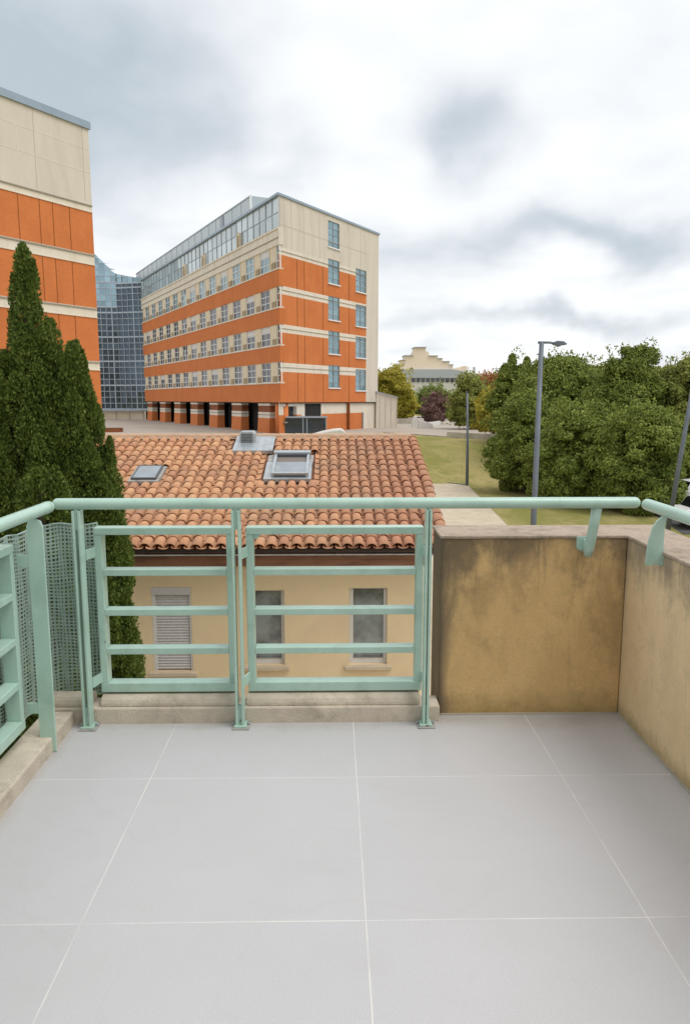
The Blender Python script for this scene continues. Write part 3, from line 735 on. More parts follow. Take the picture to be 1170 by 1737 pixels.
# skylights and the vent
def on_roof(mb):     # frame with u = x, w = up-slope, z = roof normal
    ca, sa = math.cos(TA), math.sin(TA)
    class Q: pass
    def pt(p): return (p[0], HE+p[1]*ca-p[2]*sa, ZE+p[1]*sa+p[2]*ca)
    mb.pt = pt; return mb
def S(y): return (y-HE)/math.cos(TA)
x0, x1, s0, s1 = -3.68, -3.22, S(13.5), S(14.14)
mb = on_roof(MB()); mb.box(x0-.05, x1+.05, s0-.06, s1+.05, -.02, .050, 'lead_skirt'); f1 = mb.build('skylight', hs, bevel=.004)
mb = on_roof(MB()); t_ = .03
for a in [(x0, x1, s0, s0+t_), (x0, x1, s1-t_, s1), (x0, x0+t_, s0+t_, s1-t_), (x1-t_, x1, s0+t_, s1-t_)]: mb.box(*a, .050, .092, 'zinc_dark')
mb.build('frame', f1, bevel=.004)
mb = on_roof(MB()); mb.box(x0+t_, x1-t_, s0+t_, s1-t_, .052, .088, 'skylight_glass'); mb.build('pane', f1)
f1['label'] = 'small closed roof window'
x0, x1, s0, s1 = -1.13, -.44, S(13.62), S(14.74)
mb = on_roof(MB()); mb.box(x0-.14, x1+.05, s0-.09, s1-.35, -.02, .052, 'zinc'); mb.box(x0-.13, x1+.07, s1-.35, s1+.05, -.02, .045, 'lead_skirt'); f2 = mb.build('skylight', hs, bevel=.006)
mb = on_roof(MB()); t_ = .055
for a in [(x0, x1, s0, s0+t_), (x0, x0+t_, s0+t_, s1-.12), (x1-t_, x1, s0+t_, s1-.12)]: mb.box(*a, .052, .135, 'zinc')
mb.box(x0-.02, x1+.02, s1-.12, s1+.02, .052, .165, 'zinc'); mb.box(x0+t_-.005, x1-t_+.005, s0-.012, s0, .06, .10, 'zinc_dark')
mb.box(x0+t_, x1-t_, s1-.19, s1-.121, .05, .15, 'zinc_dark')
mb.build('frame', f2, bevel=.005)
mb = on_roof(MB()); mb.box(x0+t_, x1-t_, s0+t_, s1-.50, .055, .105, 'skylight_glass'); mb.build('pane', f2)
mb = on_roof(MB()); mb.box(x0+t_, x1-t_, s1-.499, s1-.191, .055, .09, 'blind'); mb.build('blind', f2)
f2['label'] = 'larger roof window with raised grey frame and brown blind'
mb = on_roof(MB()); mb.box(-2.03, -1.21, S(15.03), S(15.93), -.02, .058, 'zinc')
for k in range(6): mb.box(-1.95+k*.135, -1.935+k*.135, S(15.06), S(15.9), .058, .066, 'zinc')
fl = mb.build('vent_flashing', hs, bevel=.006)
mb = MB(); mb.extr([(-1.93, .44), (-1.61, .44), (-1.61, .75), (-1.645, .80), (-1.895, .80), (-1.93, .75)], 15.48, 15.85, 'zinc', 'y'); vb = mb.build('vent_box', fl, bevel=.02)
mb = MB(); mb.box(-1.89, -1.665, 15.462, 15.4795, .54, .745, 'zinc_dark')
for k in range(6): mb.box(-1.888, -1.667, 15.452, 15.462, .555+k*.032, .563+k*.032, 'zinc')
mb.build('grille', vb)

# ================================================================== BIG BUILDINGS
aL, aR = R_(-26.74), R_(31.84)
dL = np.array([math.sin(aL), math.cos(aL), 0]); dR = np.array([math.sin(aR), math.cos(aR), 0])
nL = np.array([-dL[1], dL[0], 0]); nR = np.array([dR[1], -dR[0], 0])
rotL = math.atan2(dL[1], dL[0]); rotR = math.atan2(dR[1], dR[0])
C0 = np.array([-5.15, 75.0, PZ]); LL, LR = 59.5, 20.5
ob = thing('office_building', tuple(C0), 'long orange and cream striped building on pillars with a glass attic', 'building')
def P2(C, d, u, n=None, w_=0): q = C+u*d+(n*w_ if n is not None else 0); return (q[0], q[1])
zc = lambda z: z-PZ      # absolute z to frame z (frame origin at plaza level)
# core body
mb = MB()
inL = -.55
core = [P2(C0, dL, 0.9, nL, -.5), P2(C0, dL, LL, nL, -.5), P2(C0, dR, LR, nR, -.3) , P2(C0, dR, 1.2, nR, -.3)]
mb.prism(core, 1.15, 18.0, 'cream_panel'); mb.build('core', ob)
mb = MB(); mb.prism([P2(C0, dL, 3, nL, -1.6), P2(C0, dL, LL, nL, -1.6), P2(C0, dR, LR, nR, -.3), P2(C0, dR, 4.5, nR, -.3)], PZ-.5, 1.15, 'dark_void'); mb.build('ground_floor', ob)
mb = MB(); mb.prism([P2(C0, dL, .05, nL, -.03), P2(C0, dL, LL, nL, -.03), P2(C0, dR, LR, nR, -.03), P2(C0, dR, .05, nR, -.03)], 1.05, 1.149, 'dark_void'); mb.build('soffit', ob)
# long facade: spandrels, sills, cornice
SP = [(1.15, 3.05), (5.2, 6.75), (8.85, 10.4), (12.5, 14.1)]
WR = [(3.05, 5.2), (6.75, 8.85), (10.4, 12.5), (14.1, 16.4)]
for z0, z1 in SP:
    mb = MB(); mb.frame(C0, dL, nL); mb.box(.0, LL, -.5, 0, zc(z0), zc(z1), 'orange_brick'); mb.build('spandrel', ob)
    mb = MB(); mb.frame(C0, dL, nL); mb.box(.02, LL, -.5, .05, zc(z1), zc(z1)+.13, 'cream_band'); mb.build('sill_band', ob)
mb = MB(); mb.frame(C0, dL, nL); mb.box(0, LL, -.5, 0, zc(16.4), zc(17.95), 'cream_band'); mb.box(.02, LL, 0, .05, zc(17.0), zc(17.1), 'joint'); mb.box(0, LL, 0, .1, zc(17.85), zc(18.02), 'cream_band'); mb.build('cornice', ob)
# window + pier units, made once, copied
def winunit(w_, h, cols, rows, glass, frame='window_white', fw=.065):
    g = MB()
    cw = w_/cols; rh = h/rows
    for i in range(cols):
        for j in range(rows):
            e = .004; tz = random.uniform(-.012, .012); ty = random.uniform(-.012, .012)
            g.quad((i*cw+e, ty, j*rh+e), ((i+1)*cw-e, -ty, j*rh+e), ((i+1)*cw-e, tz-ty, (j+1)*rh-e), (i*cw+e, ty+tz, (j+1)*rh-e), glass)
    f = MB()
    for i in range(cols+1):
        x = min(max(i*cw, fw/2), w_-fw/2); f.box(x-fw/2, x+fw/2, -.06, .06, 0, h, frame)
    for j in range(rows+1):
        z = min(max(j*rh, fw/2), h-fw/2); f.box(0, w_, -.05, .05, z-fw/2, z+fw/2, frame)
    return g, f
def putwin(proto, loc, rz, label=None):
    g0, f0 = proto
    if not g0.get('used'):
        g0['used'] = 1; g = g0
    else:
        g = g0.copy(); link(g, g0.parent); f = f0.copy(); link(f, g)
    g.location = loc; g.rotation_euler = (0, 0, rz)
    return g
def makeproto(w_, h, cols, rows, glass, parent, frame='window_white', fw=.065):
    gm, fm = winunit(w_, h, cols, rows, glass, frame, fw)
    g = gm.build('window', parent, local=True); f = fm.build('frame', g, local=True); return g, f
def clearused():
    for o in bpy.data.objects:
        if 'used' in o.keys(): del o['used']
nb = 13; wc = [3.93+4.33*k for k in range(nb)]; WW = 2.6
for r, (z0, z1) in enumerate(WR):
    h = z1-z0-.13
    pr = makeproto(WW, h, 2, 3, 'window_glass' if r < 3 else 'window_glass_blue', ob)
    for u in wc:
        q = C0+(u-WW/2)*dL-.2*nL; putwin(pr, (q[0]-C0[0], q[1]-C0[1], zc(z0)+.13), rotL)
    bm_ = MB(); hb = h*random.choice((.3, .45)); bm_.quad((.1, .03, h-hb), (WW-.1, .03, h-hb), (WW-.1, .03, h-.05), (.1, .03, h-.05), 'pvc_white')
    wins = [c_ for c_ in ob.children if c_.name.startswith('window') and abs(c_.location.z-(zc(z0)+.13)) < .01]; b0 = None
    for wq in random.sample(wins, 3):
        if b0 is None: b0 = bm_.build('blind', wq, local=True)
        else: b1 = b0.copy(); link(b1, wq)
    # corner half window
    pc = makeproto(.85, h, 1, 3, 'window_glass' if r < 3 else 'window_glass_blue', ob); q = C0+.05*dL-.2*nL; putwin(pc, (q[0]-C0[0], q[1]-C0[1], zc(z0)+.13), rotL)
    # piers
    PWd = 4.33-WW
    pm = MB(); pm.box(0, PWd, -.42, -.06 if r < 3 else -.1, 0, h, 'pier_cream')
    pm.box(PWd*.03, PWd*.62, -.06, -.0, 0, h*.30, 'pier_brown'); pm.box(PWd-.10, PWd-.02, -.06, -.04, 0, h, 'pier_cream')
    po = pm.build('pier', ob, local=True)
    ustarts = [wc[0]+WW/2+4.33*k for k in range(nb)]
    first = True
    for u in [.9]+ustarts:
        wd = PWd
        o = po if first else po.copy()
        if not first: link(o, ob)
        first = False
        q = C0+u*dL; o.location = (q[0]-C0[0], q[1]-C0[1], zc(z0)+.13); o.rotation_euler = (0, 0, rotL)
        if u == .9: o.scale.x = (wc[0]-WW/2-.9)/PWd
        if u+PWd > LL: o.scale.x = (LL-u)/PWd
# pillars under the overhang
first = True
pm = MB(); H0 = 1.05-PZ
pm.box(0, 3.3, -1.0, -.12, H0*.92, H0, 'cream_band'); pm.box(0, 3.3, -1.0, -.16, H0*.70, H0*.92, 'recess_wall'); pm.box(0, 3.3, -1.0, -.10, H0*.62, H0*.70, 'cream_band')
pm.box(.02, 3.28, -1.0, -.16, H0*.595, H0*.62, 'joint'); pm.box(0, 3.3, -1.0, -.10, H0*.50, H0*.595, 'cream_band')
pm.extr([(-1.0, -.3), (.02, -.3), (-.10, H0*.50), (-1.0, H0*.50)], .0, 3.3, 'orange_brick', 'x')
po = pm.build('pillar', ob, local=True)
for k in range(-1, 6):
    u = 11.9+8.65*k; o = po
    if not first: o = po.copy(); link(o, ob)
    first = False
    q = C0+u*dL; o.location = (q[0]-C0[0], q[1]-C0[1], 0); o.rotation_euler = (0, 0, rotL)
    if u+3.3 > LL: o.scale.x = (LL-u)/3.3
mb = MB(); q = C0+1.5*dL-.75*nL
mb.tube([(q[0], q[1], PZ-.3), (q[0], q[1], 1.1)], .68, 'orange_brick', 20); mb.build('corner_column', ob)
# attic glazing over both long sides
def glazing(mbg, mbf, C, d, n, u0, u1, z0, z1, cu, cz, glass, w=-.15, fw=.07, frame='mullion', tilt=.01):
    mbg.frame(C, d, n); mbf.frame(C, d, n)
    nu = max(1, round((u1-u0)/cu)); nz = max(1, round((z1-z0)/cz)); cu = (u1-u0)/nu; cz = (z1-z0)/nz; ze = C[2]
    for i in range(nu):
        for j in range(nz):
            a, b = random.uniform(-tilt, tilt), random.uniform(-tilt, tilt); e = .003
            x0, x1, y0, y1 = u0+i*cu+e, u0+(i+1)*cu-e, z0+j*cz+e-ze, z0+(j+1)*cz-e-ze
            mbg.quad((x0, w+a, y0), (x1, w-a, y0), (x1, w-a+b, y1), (x0, w+a+b, y1), glass)
    for i in range(nu+1): x = u0+i*cu; mbf.box(x-fw/2, x+fw/2, w-.06, w+.06, z0-ze, z1-ze, frame)
    for j in range(nz+1): z = z0+j*cz-ze; mbf.box(u0, u1, w-.05, w+.05, z-fw/2, z+fw/2, frame)
g = MB(); f = MB(); glazing(g, f, C0, dL, nL, .1, LL, 18.02, 20.95, 1.75, 1.46, 'attic_glass', fw=.055, frame='bar_pale')
at_ = g.build('attic_glazing', ob); f.build('glazing_bars', at_)
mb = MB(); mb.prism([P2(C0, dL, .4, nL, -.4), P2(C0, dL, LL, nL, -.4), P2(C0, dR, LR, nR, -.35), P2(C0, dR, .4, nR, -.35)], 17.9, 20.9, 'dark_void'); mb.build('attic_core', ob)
mb = MB(); mb.prism([P2(C0, dL, -.05, nL, .1), P2(C0, dL, LL, nL, .1), P2(C0, dR, LR+.1, nR, .12), P2(C0, dR, -.05, nR, .12)], 20.95, 21.18, 'coping_blue'); mb.build('roof_coping', ob)
for u, wd, hh in [(11.3, 1.0, 1.6), (24.4, 1.2, 1.5), (33, 1.5, 1.6)]:    # arched vents standing on the cornice
    pr = [(-wd/2, 0), (wd/2, 0), (wd/2, hh-wd/2)]+[(wd/2*math.cos(R_(a)), hh-wd/2+wd/2*math.sin(R_(a))) for a in range(15, 166, 15)]+[(-wd/2, hh-wd/2)]
    mb = MB(); mb.frame(C0, dL, nL); mb.extr([(p[0]+u, p[1]+zc(18.02)) for p in pr], -.25, .08, 'pier_cream', 'y')
    v = mb.build('arched_vent', ob)
    mb = MB(); mb.frame(C0, dL, nL); mb.extr([(p[0]*.6+u, p[1]*.8+zc(18.05)) for p in pr], .081, .1, 'pier_brown', 'y'); mb.build('louvre', v)
# penthouse set back on the roof
C1 = np.array([*P2(C0, dL, 8.7, nL, -.5), 21.18])
mb = MB(); mb.prism([P2(C1, dL, 0), P2(C1, dL, 56), P2(C1, dL, 56, nL, -3), P2(C1, dL, 0, nL, -3)], 21.1, 22.95, 'attic_sheet'); ph = mb.build('penthouse', ob)
mb = MB(); mb.frame(C1, dL, nL)
for i in range(19): mb.box(.0+i*2.96, .04+i*2.96, 0, .03, 0, 1.68, 'metal_grey')
mb.box(-.05, 56, 0, .06, 1.68, 1.82, 'metal_grey'); mb.box(-.1, .12, -.1, .08, 0, 1.85, 'window_white'); mb.box(9.0, 10.1, 0, .08, .2, 1.6, 'mullion')
mb.build('panel_ribs', ph)
# short facade
UR = LR; mb = MB(); mb.frame(C0, dR, nR)
colA = (9.06, 11.43); colB = (15.01, 17.5)
rA = [(2.75, 5.2), (6.45, 8.9), (10.1, 12.6), (13.95, 16.5), (17.75, 20.45)]; rB = [(2.5, 4.95), (6.3, 8.7), (9.9, 12.35), (13.8, 16.35)]
hol = [(colA[0], colA[1], a, b) for a, b in rA]+[(colB[0], colB[1], a, b) for a, b in rB]
bands = [(15.5, 16.2), (11.75, 12.55), (8.05, 8.85), (4.2, 5.1)]
def pick(u, z):
    for h in hol:
        if h[0] < u < h[1] and h[2] < z < h[3]: return None
    if u > 17.5 or z > 16.2: return 'cream_panel'
    for a, b in bands:
        if a < z < b: return 'cream_band'
    return 'orange_brick'
us = [0, UR, 17.5]; zs = [1.15, 20.95, 16.2]
for h in hol: us += h[:2]; zs += h[2:]
for a, b in bands: zs += [a, b]
mb2 = MB(); mb2.frame((C0[0], C0[1], 0), dR, nR); wallgrid(mb2, us, zs, pick, 0, -.3)
mb2.build('end_wall', ob)
mb = MB(); mb.frame(C0, dR, nR)
for a, b in bands: mb.box(0, 17.5, .0, .05, zc((a+b)/2)-.022, zc((a+b)/2)+.022, 'joint')
for u in (3.11, 4.42, 7.97, 13.5):
    for a, b in [(1.15, 4.2), (5.1, 8.05), (8.85, 11.75), (12.55, 15.5)]: mb.box(u-.035, u+.035, .0, .02, zc(a), zc(b), 'joint_orange')
for u in (2.2, 4.42, 7.4, 13.4, 16.2): mb.box(u-.02, u+.02, .0, .015, zc(16.2), zc(20.9), 'joint_soft')
mb.box(0, 17.5, 0, .012, zc(18.3), zc(18.34), 'joint_soft')
for o_ in list(ob.children):
    if o_.name.startswith('end_wall'): bpy.data.objects.remove(o_)
mb.frame((C0[0], C0[1], 0), dR, nR); wallgrid(mb, us, zs, pick, 0, -.3); mb.build('end_wall', ob)
# cream joints repainted over upper cream wall
for cols_, rows_ in ((colA, rA), (colB, rB)):
    for k, (a, b) in enumerate(rows_):
        pr = makeproto(cols_[1]-cols_[0], b-a, 2, 4, 'window_glass_blue', ob, 'metal_grey', .06)
        q = C0+cols_[0]*dR-.12*nR; putwin(pr, (q[0]-C0[0], q[1]-C0[1], zc(a)), rotR)
        mb = MB(); mb.frame(C0, dR, nR); mb.box(cols_[0]-.1, cols_[1]+.1, -.1, .12, zc(a)-.12, zc(a), 'window_white'); mb.build('window_sill', ob)
# ground storey of the short side
mb = MB(); mb.frame((C0[0], C0[1], 0), dR, nR)
hol2 = [(.8, 3.2, -.6, .75), (4.7, 7.9, -2.4, 1.0)]
def pick2(u, z):
    for h in hol2:
        if h[0] < u < h[1] and h[2] < z < h[3]: return None
    return 'orange_brick' if (z < -.12 and (u > 8 and u < 17.0 or u < 4)) else 'cream_band'
us = [.0, 17.0, UR, 8, 4]; zs = [-2.4, 1.149, -.12]
for h in hol2: us += h[:2]; zs += h[2:]
wallgrid(mb, us, zs, pick2, -.25, -.8); mb.build('end_wall', ob)
mb = MB(); mb.frame((C0[0], C0[1], 0), dR, nR); mb.quad((.8, -.7, -.6), (3.2, -.7, -.6), (3.2, -.7, .75), (.8, -.7, .75), 'kiosk_glass'); mb.build('window', ob)
mb = MB(); mb.frame((C0[0], C0[1], 0), dR, nR); mb.box(.7, 4.2, -.2, .0, -.95, -.8, 'joint'); mb.box(13.4, 13.56, -.24, .1, -2.2, 1.1, 'joint_orange'); mb.box(17.0, 17.15, -.24, -.1, -2.2, -.1, 'mullion'); mb.build('downpipe', ob)
mb = MB(); mb.frame((C0[0], C0[1], 0), dR, nR); mb.quad((4.7, -.78, -2.4), (7.9, -.78, -2.4), (7.9, -.78, 1.0), (4.7, -.78, 1.0), 'kiosk_glass'); mb.build('doorway', ob)

# annex
Ra = at(640, 700, 92.3); an = thing('annex', (Ra[0], 92.3, PZ), 'low cream panelled annex with a sloping roof at the end of the striped building', 'building')
mb = MB(); x0, x1 = 5.45, 8.05; 
mb.extr([(x0, PZ-.5), (x1, PZ-.5), (x1, 1.75), (x0, 2.45)], 92.0, 99, 'cream_band', 'y'); an_w = mb
mb = MB(); mb.extr([(x0-.02, 2.46), (x1+.15, 1.74), (x1+.15, 1.62), (x0-.02, 2.30)], 91.8, 99.1, 'metal_grey', 'y'); mb.build('roof', an)
mb = an_w
for xx in (5.9, 6.6, 7.3, 8.0): mb.box(xx-.02, xx+.02, 91.96, 91.999, PZ, 1.7, 'joint_soft')
mb.build('wall', an)
# glass kiosk under the corner
kk = thing('entrance_kiosk', (-2.6, 77.5, PZ), 'dark glazed kiosk with a curved roof edge beside the end wall of the striped building', 'kiosk')
kp = at(480, 720, 76.0); kq = at(519, 720, 76.0); ks = at(553, 720, 76.0)
mb = MB()
mb.extr([(kp[0], PZ-.3), (ks[0], PZ-.3), (ks[0], -.42), (kp[0]+.6, -.42), (kp[0]+.15, -.62), (kp[0], -.9)], 76.0, 78.2, 'kiosk_glass', 'y'); mb.build('glazing', kk)
mb = MB(); mb.box(kp[0]+.3, ks[0]+.15, 75.8, 78.3, -.42, -.28, 'mullion')
for xx in (kp[0], kq[0]-.3, kq[0]+.1, ks[0]): mb.box(xx-.05, xx+.05, 75.92, 75.995, PZ-.1, -.45, 'mullion')
mb.build('frame', kk)
# white rounded canopy edge seen over the ridge
cp = [at(*q, 60.0) for q in [(528, 744), (528, 738), (545, 733), (565, 729), (577, 728), (583, 730), (586, 735), (587, 744)]]
mb = MB(); mb.extr([(p[0], p[2]) for p in cp], 60.0, 62.5, 'white_block', 'y')
tag(mb.build('canopy', origin=(0, 61, -2.5), bevel=.12), 'low white rounded canopy rising behind the tiled roof ridge', 'canopy')
cp2 = at(497, 737, 58); mb = MB(); mb.extr([(cp2[0]-.55, -2.3), (cp2[0]-.5, -1.45), (cp2[0]-.3, -1.25), (cp2[0]+.35, -1.25), (cp2[0]+.5, -1.45), (cp2[0]+.6, -2.3)], 58, 59, 'white_block', 'y'); tag(mb.build('utility_box', origin=(cp2[0], 58.5, -3)), 'small white box just behind the roof ridge in front of the dark kiosk', 'utility box')

# left building
CB = np.array([-16.64, 54.2, GZ-.5]); lb = thing('office_building', tuple(CB), 'orange and cream striped building cropped at the left edge behind the cypresses', 'building')
LBW = 34.0; mb = MB(); mb.frame((CB[0], CB[1], 0), -dR, nR)
bb = [(14.29, 14.82), (10.75, 11.5), (7.15, 7.85), (3.5, 4.15)]
def pickb(u, z):
    if z > 14.82 or z < .53: return 'cream_panel'
    for a, b in bb:
        if a < z < b: return 'cream_band'
    return 'orange_brick'
wallgrid(mb, [0, LBW], [GZ-.5, .53, 19.75]+[q for p in bb for q in p], pickb, 0, -.3); 
bk = [P2(CB, -dR, 0), P2(CB, -dR, LBW), P2(CB, -dR, LBW, nR, -14), P2(CB, -dR, 0, nR, -14)]
fw_ = mb
mb = MB(); mb.prism([P2(CB, -dR, .0, nR, -.02), P2(CB, -dR, LBW, nR, -.02), bk[2], bk[3]], GZ-.5, 19.7, 'cream_panel'); mb.build('core', lb)
mb = MB(); mb.prism([P2(CB, dR, .12, nR, .12), P2(CB, -dR, LBW, nR, .12), P2(CB, -dR, LBW, nR, -14), P2(CB, dR, .12, nR, -14)], 19.75, 20.22, 'coping_blue'); mb.build('roof_coping', lb)
mb = fw_; mb.frame((CB[0], CB[1], 0), -dR, nR)
for a, b in bb: mb.box(0, LBW, 0, .07, b-.12, b-.04, 'joint'); mb.box(0, LBW, 0, .05, a, a+.05, 'cream_band')
k = 0; u = .55
while u < LBW:
    mb.box(u-.02, u+.02, 0, .012, 14.95, 19.7, 'cream_band' if k % 3 else 'joint_soft'); u += 1.28; k += 1
for z in (18.42, 16.9): mb.box(0, LBW, 0, .010, z-.02, z+.02, 'cream_band')
for u in (1.94, 3.28, 4.3, 5.87, 8.5, 11, 14, 17, 20, 24):
    for (za, zb) in [(11.5, 14.29), (7.85, 10.75), (4.15, 7.15), (.53, 3.5)]:
        if (u == 4.3 and za > 10) or random.random() < .12: pass
        mb.box(u-.025, u+.025, 0, .012, za, zb, 'joint_orange')
mb.build('front_wall', lb)

# glass link building
YG = 131.0; gl = thing('glass_building', (at(210, 700, YG)[0], YG, PZ), 'blue glass curtain wall block between the two striped buildings', 'building')
def gx(px): return at(px, 650, YG)[0]
def gz(py): return at(210, py, YG)[2]
X0, X1, X2 = gx(140), gx(203), gx(252); X3 = gx(262)
g = MB(); f = MB()
def sect(g, f, xa, xb, topf, z0, glass, cu=.98, cz=1.03, ydep=0., tilt=.02, ang=0.):
    nu = round((xb-xa)/cu); cu = (xb-xa)/nu
    for i in range(nu):
        a0, a1 = xa+i*cu, xa+(i+1)*cu; z = z0; t = min(topf(a0), topf(a1)) if True else 0
        t0, t1 = topf(a0), topf(a1)
        y0 = YG+ydep+(a0-xa)*ang; y1 = YG+ydep+(a1-xa)*ang
        while z < max(t0, t1)-.05:
            zz0, zz1 = min(z+cz, t0), min(z+cz, t1); e = .02; a, b = random.uniform(-tilt, tilt), random.uniform(-tilt, tilt)
            if zz0 > z+.02 or zz1 > z+.02: g.quad((a0, y0+a, z), (a1, y1-a, z), (a1, y1-a+b, max(zz1, z+.01)), (a0, y0+a+b, max(zz0, z+.01)), glass)
            z += cz
    for i in range(nu+1):
        a0 = xa+i*cu; yy = YG+ydep+(a0-xa)*ang; wd = .15 if i % 3 == 0 else .07
        f.box(a0-wd/2, a0+wd/2, yy-.14, yy+.05, z0, topf(a0), 'link_mullion')
    z = z0; j = 0
    while z < max(topf(xa), topf(xb)):
        hh = .24 if j % 4 == 0 else .09
        xe = xa; xs_ = xb
        for i in range(nu):
            a0, a1 = xa+i*cu, xa+(i+1)*cu
            if z < min(topf(a0), topf(a1)): 
                y0 = YG+ydep+(a0-xa)*ang; y1 = YG+ydep+(a1-xa)*ang; y_ = (y0+y1)/2
                f.box(a0, a1, y_-.11, y_+.05, z-hh/2, z+hh/2, 'link_mullion')
        z += cz; j += 1
zb_ = gz(694)
zsplit = gz(520)
tl = lambda x: np.interp(x, [X0, gx(165), gx(201), X1], [gz(412), gz(425), gz(461), gz(463)])
tr = lambda x: np.interp(x, [X1, gx(232), X3], [gz(463), gz(470), gz(474)])
sect(g, f, X0, X1, lambda x: min(tl(x), zsplit), zb_, 'curtain_glass', ang=.12); sect(g, f, X1, X3, lambda x: min(tr(x), gz(480)), zb_, 'curtain_glass', ang=-.3, ydep=(X1-X0)*.12)
g1 = g.build('curtain_wall', gl); f.build('mullions', g1)
g = MB(); f = MB(); sect(g, f, X0, X1, tl, zsplit, 'curtain_glass_sky_painted', ang=.12); sect(g, f, X1, X3, tr, gz(480), 'curtain_glass_sky_painted', ang=-.3, ydep=(X1-X0)*.12)  # top panes with the reflected sky painted in as a paler tone
g2 = g.build('upper_glazing', gl); f.build('mullions', g2)
mb = MB(); mb.extr([(X0, zb_), (X3, zb_), (X3, gz(475)-2.2), (X1, gz(464)-2.2), (gx(165), gz(426)-3.2), (X0, gz(413)-3.2)], YG+2.2, YG+14, 'dark_void', 'y'); mb.build('core', gl)
mb = MB(); mb.box(X0, X3, YG-.3, YG+.2+(X1-X0)*.12, zb_-.35, zb_-.02, 'mullion'); mb.build('base_beam', gl)
mb = MB(); mb.box(X0, gx(241), YG+.6, YG+3, PZ-.3, zb_-.36, 'pier_cream'); mb.box(gx(241), X3, YG+2, YG+3, PZ-.3, zb_-.36, 'dark_void')
for k in range(4): mb.box(gx(170+k*23), gx(171+k*23), YG+.55, YG+.6, PZ, zb_-.36, 'joint')
mb.build('base_wall', gl)
# low brick planter on the plaza
q = at(188, 737, 80); mb = MB(); mb.box(q[0]-.9, q[0]+.8, 80, 82, PZ, PZ+.42, 'recess_wall'); mb.box(q[0]-.8, q[0]+.7, 80.1, 81.9, PZ+.42, PZ+.44, 'earth')
tag(mb.build('planter', origin=(q[0], 81, PZ)), 'low brown brick planter on the plaza left of the tiled roof', 'planter')

# ================================================================== far buildings
zg = thing('stepped_building', (26, 200, PZ), 'cream far building with a stepped pyramid gable above the trees', 'building')
def fpoly(mb, pts, Y, dep, mat): mb.extr([(at(px, py, Y)[0], at(px, py, Y)[2]) for px, py in pts], Y, Y+dep, mat, 'y')
mb = MB(); half = [(665, 627), (665, 623.5), (671, 623), (671, 618), (679, 617), (679, 611), (686, 610.5), (686, 603), (700, 602.5), (700, 597), (703, 596.5), (703, 588.5), (722, 588.5), (722, 596), (727, 596.5), (727, 602.5), (742, 603), (742, 607), (750, 607.5), (750, 612), (762, 612.5), (762, 617.5), (768, 618), (768, 627)]
fpoly(mb, half, 200, 6, 'far_cream'); st = mb.build('stepped_gable', zg)
mb = MB()
for a, b, y in [(664, 672, 623), (670, 681, 617.5), (678, 688, 610.5), (685, 701, 602.5), (727, 743, 603), (742, 751, 607.5), (750, 763, 612.5), (762, 769, 618), (702, 723, 588.5)]: fpoly(mb, [(a, y+.9), (b, y+.9), (b, y-.2), (a, y-.2)], 199.6, 7, 'far_blue')
mb.build('step_caps', st)
mb = MB(); fpoly(mb, [(668, 641), (792, 641), (792, 631), (768, 626.5), (668, 626.5)], 199.2, 20, 'far_blue'); mb.build('roof', zg)
mb = MB(); fpoly(mb, [(768, 640), (850, 640), (850, 633), (792, 633), (792, 621), (785, 621), (785, 626), (768, 625)], 201, 15, 'far_cream'); mb.build('side_wing', zg)
mb = MB(); fpoly(mb, [(660, 668), (850, 668), (850, 640.2), (660, 641)], 199.6, 20, 'white_block'); fpoly(mb, [(660, 634), (668, 634), (668, 660), (660, 660)], 199, 5, 'far_blue'); wb = mb.build('wall', zg)
for k in range(12):
    a = 698+k*8.2; mb = MB(); fpoly(mb, [(a, 648), (a+6, 648), (a+6, 642), (a, 642)], 199.4, .15, 'kiosk_glass'); mb.build('window', zg)
mb = MB(); fpoly(mb, [(802.5, 634), (806, 634), (806, 622.5), (802.5, 622.5)], 204, 1, 'far_blue'); mb.build('chimney', zg)
fb = MB(); fpoly(fb, [(810, 660), (900, 660), (900, 640), (850, 635), (810, 637)], 170, 12, 'far_brick')
tag(fb.build('brick_building', origin=(35, 176, PZ)), 'low reddish brick building half hidden by trees right of the stepped building', 'building')
mb = MB(); q = at(841, 640, 168); mb.tube([(q[0], 168, q[2]), (q[0], 168, q[2]+2.6)], [.09, .04], 'lamp_grey', 6); mb.box(q[0]-.45, q[0]+.45, 167.95, 168.05, q[2]+1.9, q[2]+2.0, 'lamp_grey')
tag(mb.build('antenna', origin=(q[0], 168, q[2])), 'thin antenna mast on the roof of the far brick building', 'antenna')

# low walls and blocks beyond the lawn
mb = MB(); strip(mb, [(5.4, 77), (8.4, 73.2), (10.8, 68.8)], .25, PZ-.5, .62, 'low_wall'); tag(mb.build('kerb', origin=(8, 73, PZ)), 'thin grey kerb at the far edge of the lawn beside the annex', 'kerb')
mb = MB(); strip(mb, [(10.8, 68.8), (12.6, 66.2), (16.0, 62.0)], .35, PZ-1.0, 1.52, 'low_wall'); tag(mb.build('low_wall', origin=(12.6, 66, PZ-.5)), 'low weathered stone wall at the far right of the lawn below the trees', 'wall')
mb = MB(); a, b = at(673, 712, 108), at(702, 712, 108); mb.box(a[0], b[0]+.5, 108, 108.4, PZ-.2, PZ+.75, 'low_wall'); tag(mb.build('low_wall', origin=(a[0], 108, PZ)), 'low pale wall at the back of the plaza under the yellow-green tree', 'wall')
mb = MB(); a = at(712, 712, 96); mb.box(a[0]-1.0, a[0]+.5, 96, 97, PZ-.1, PZ+1.05, 'white_block'); tag(mb.build('concrete_block', origin=(a[0], 96, PZ), bevel=.04), 'larger white concrete block on the plaza before the purple tree', 'concrete block')
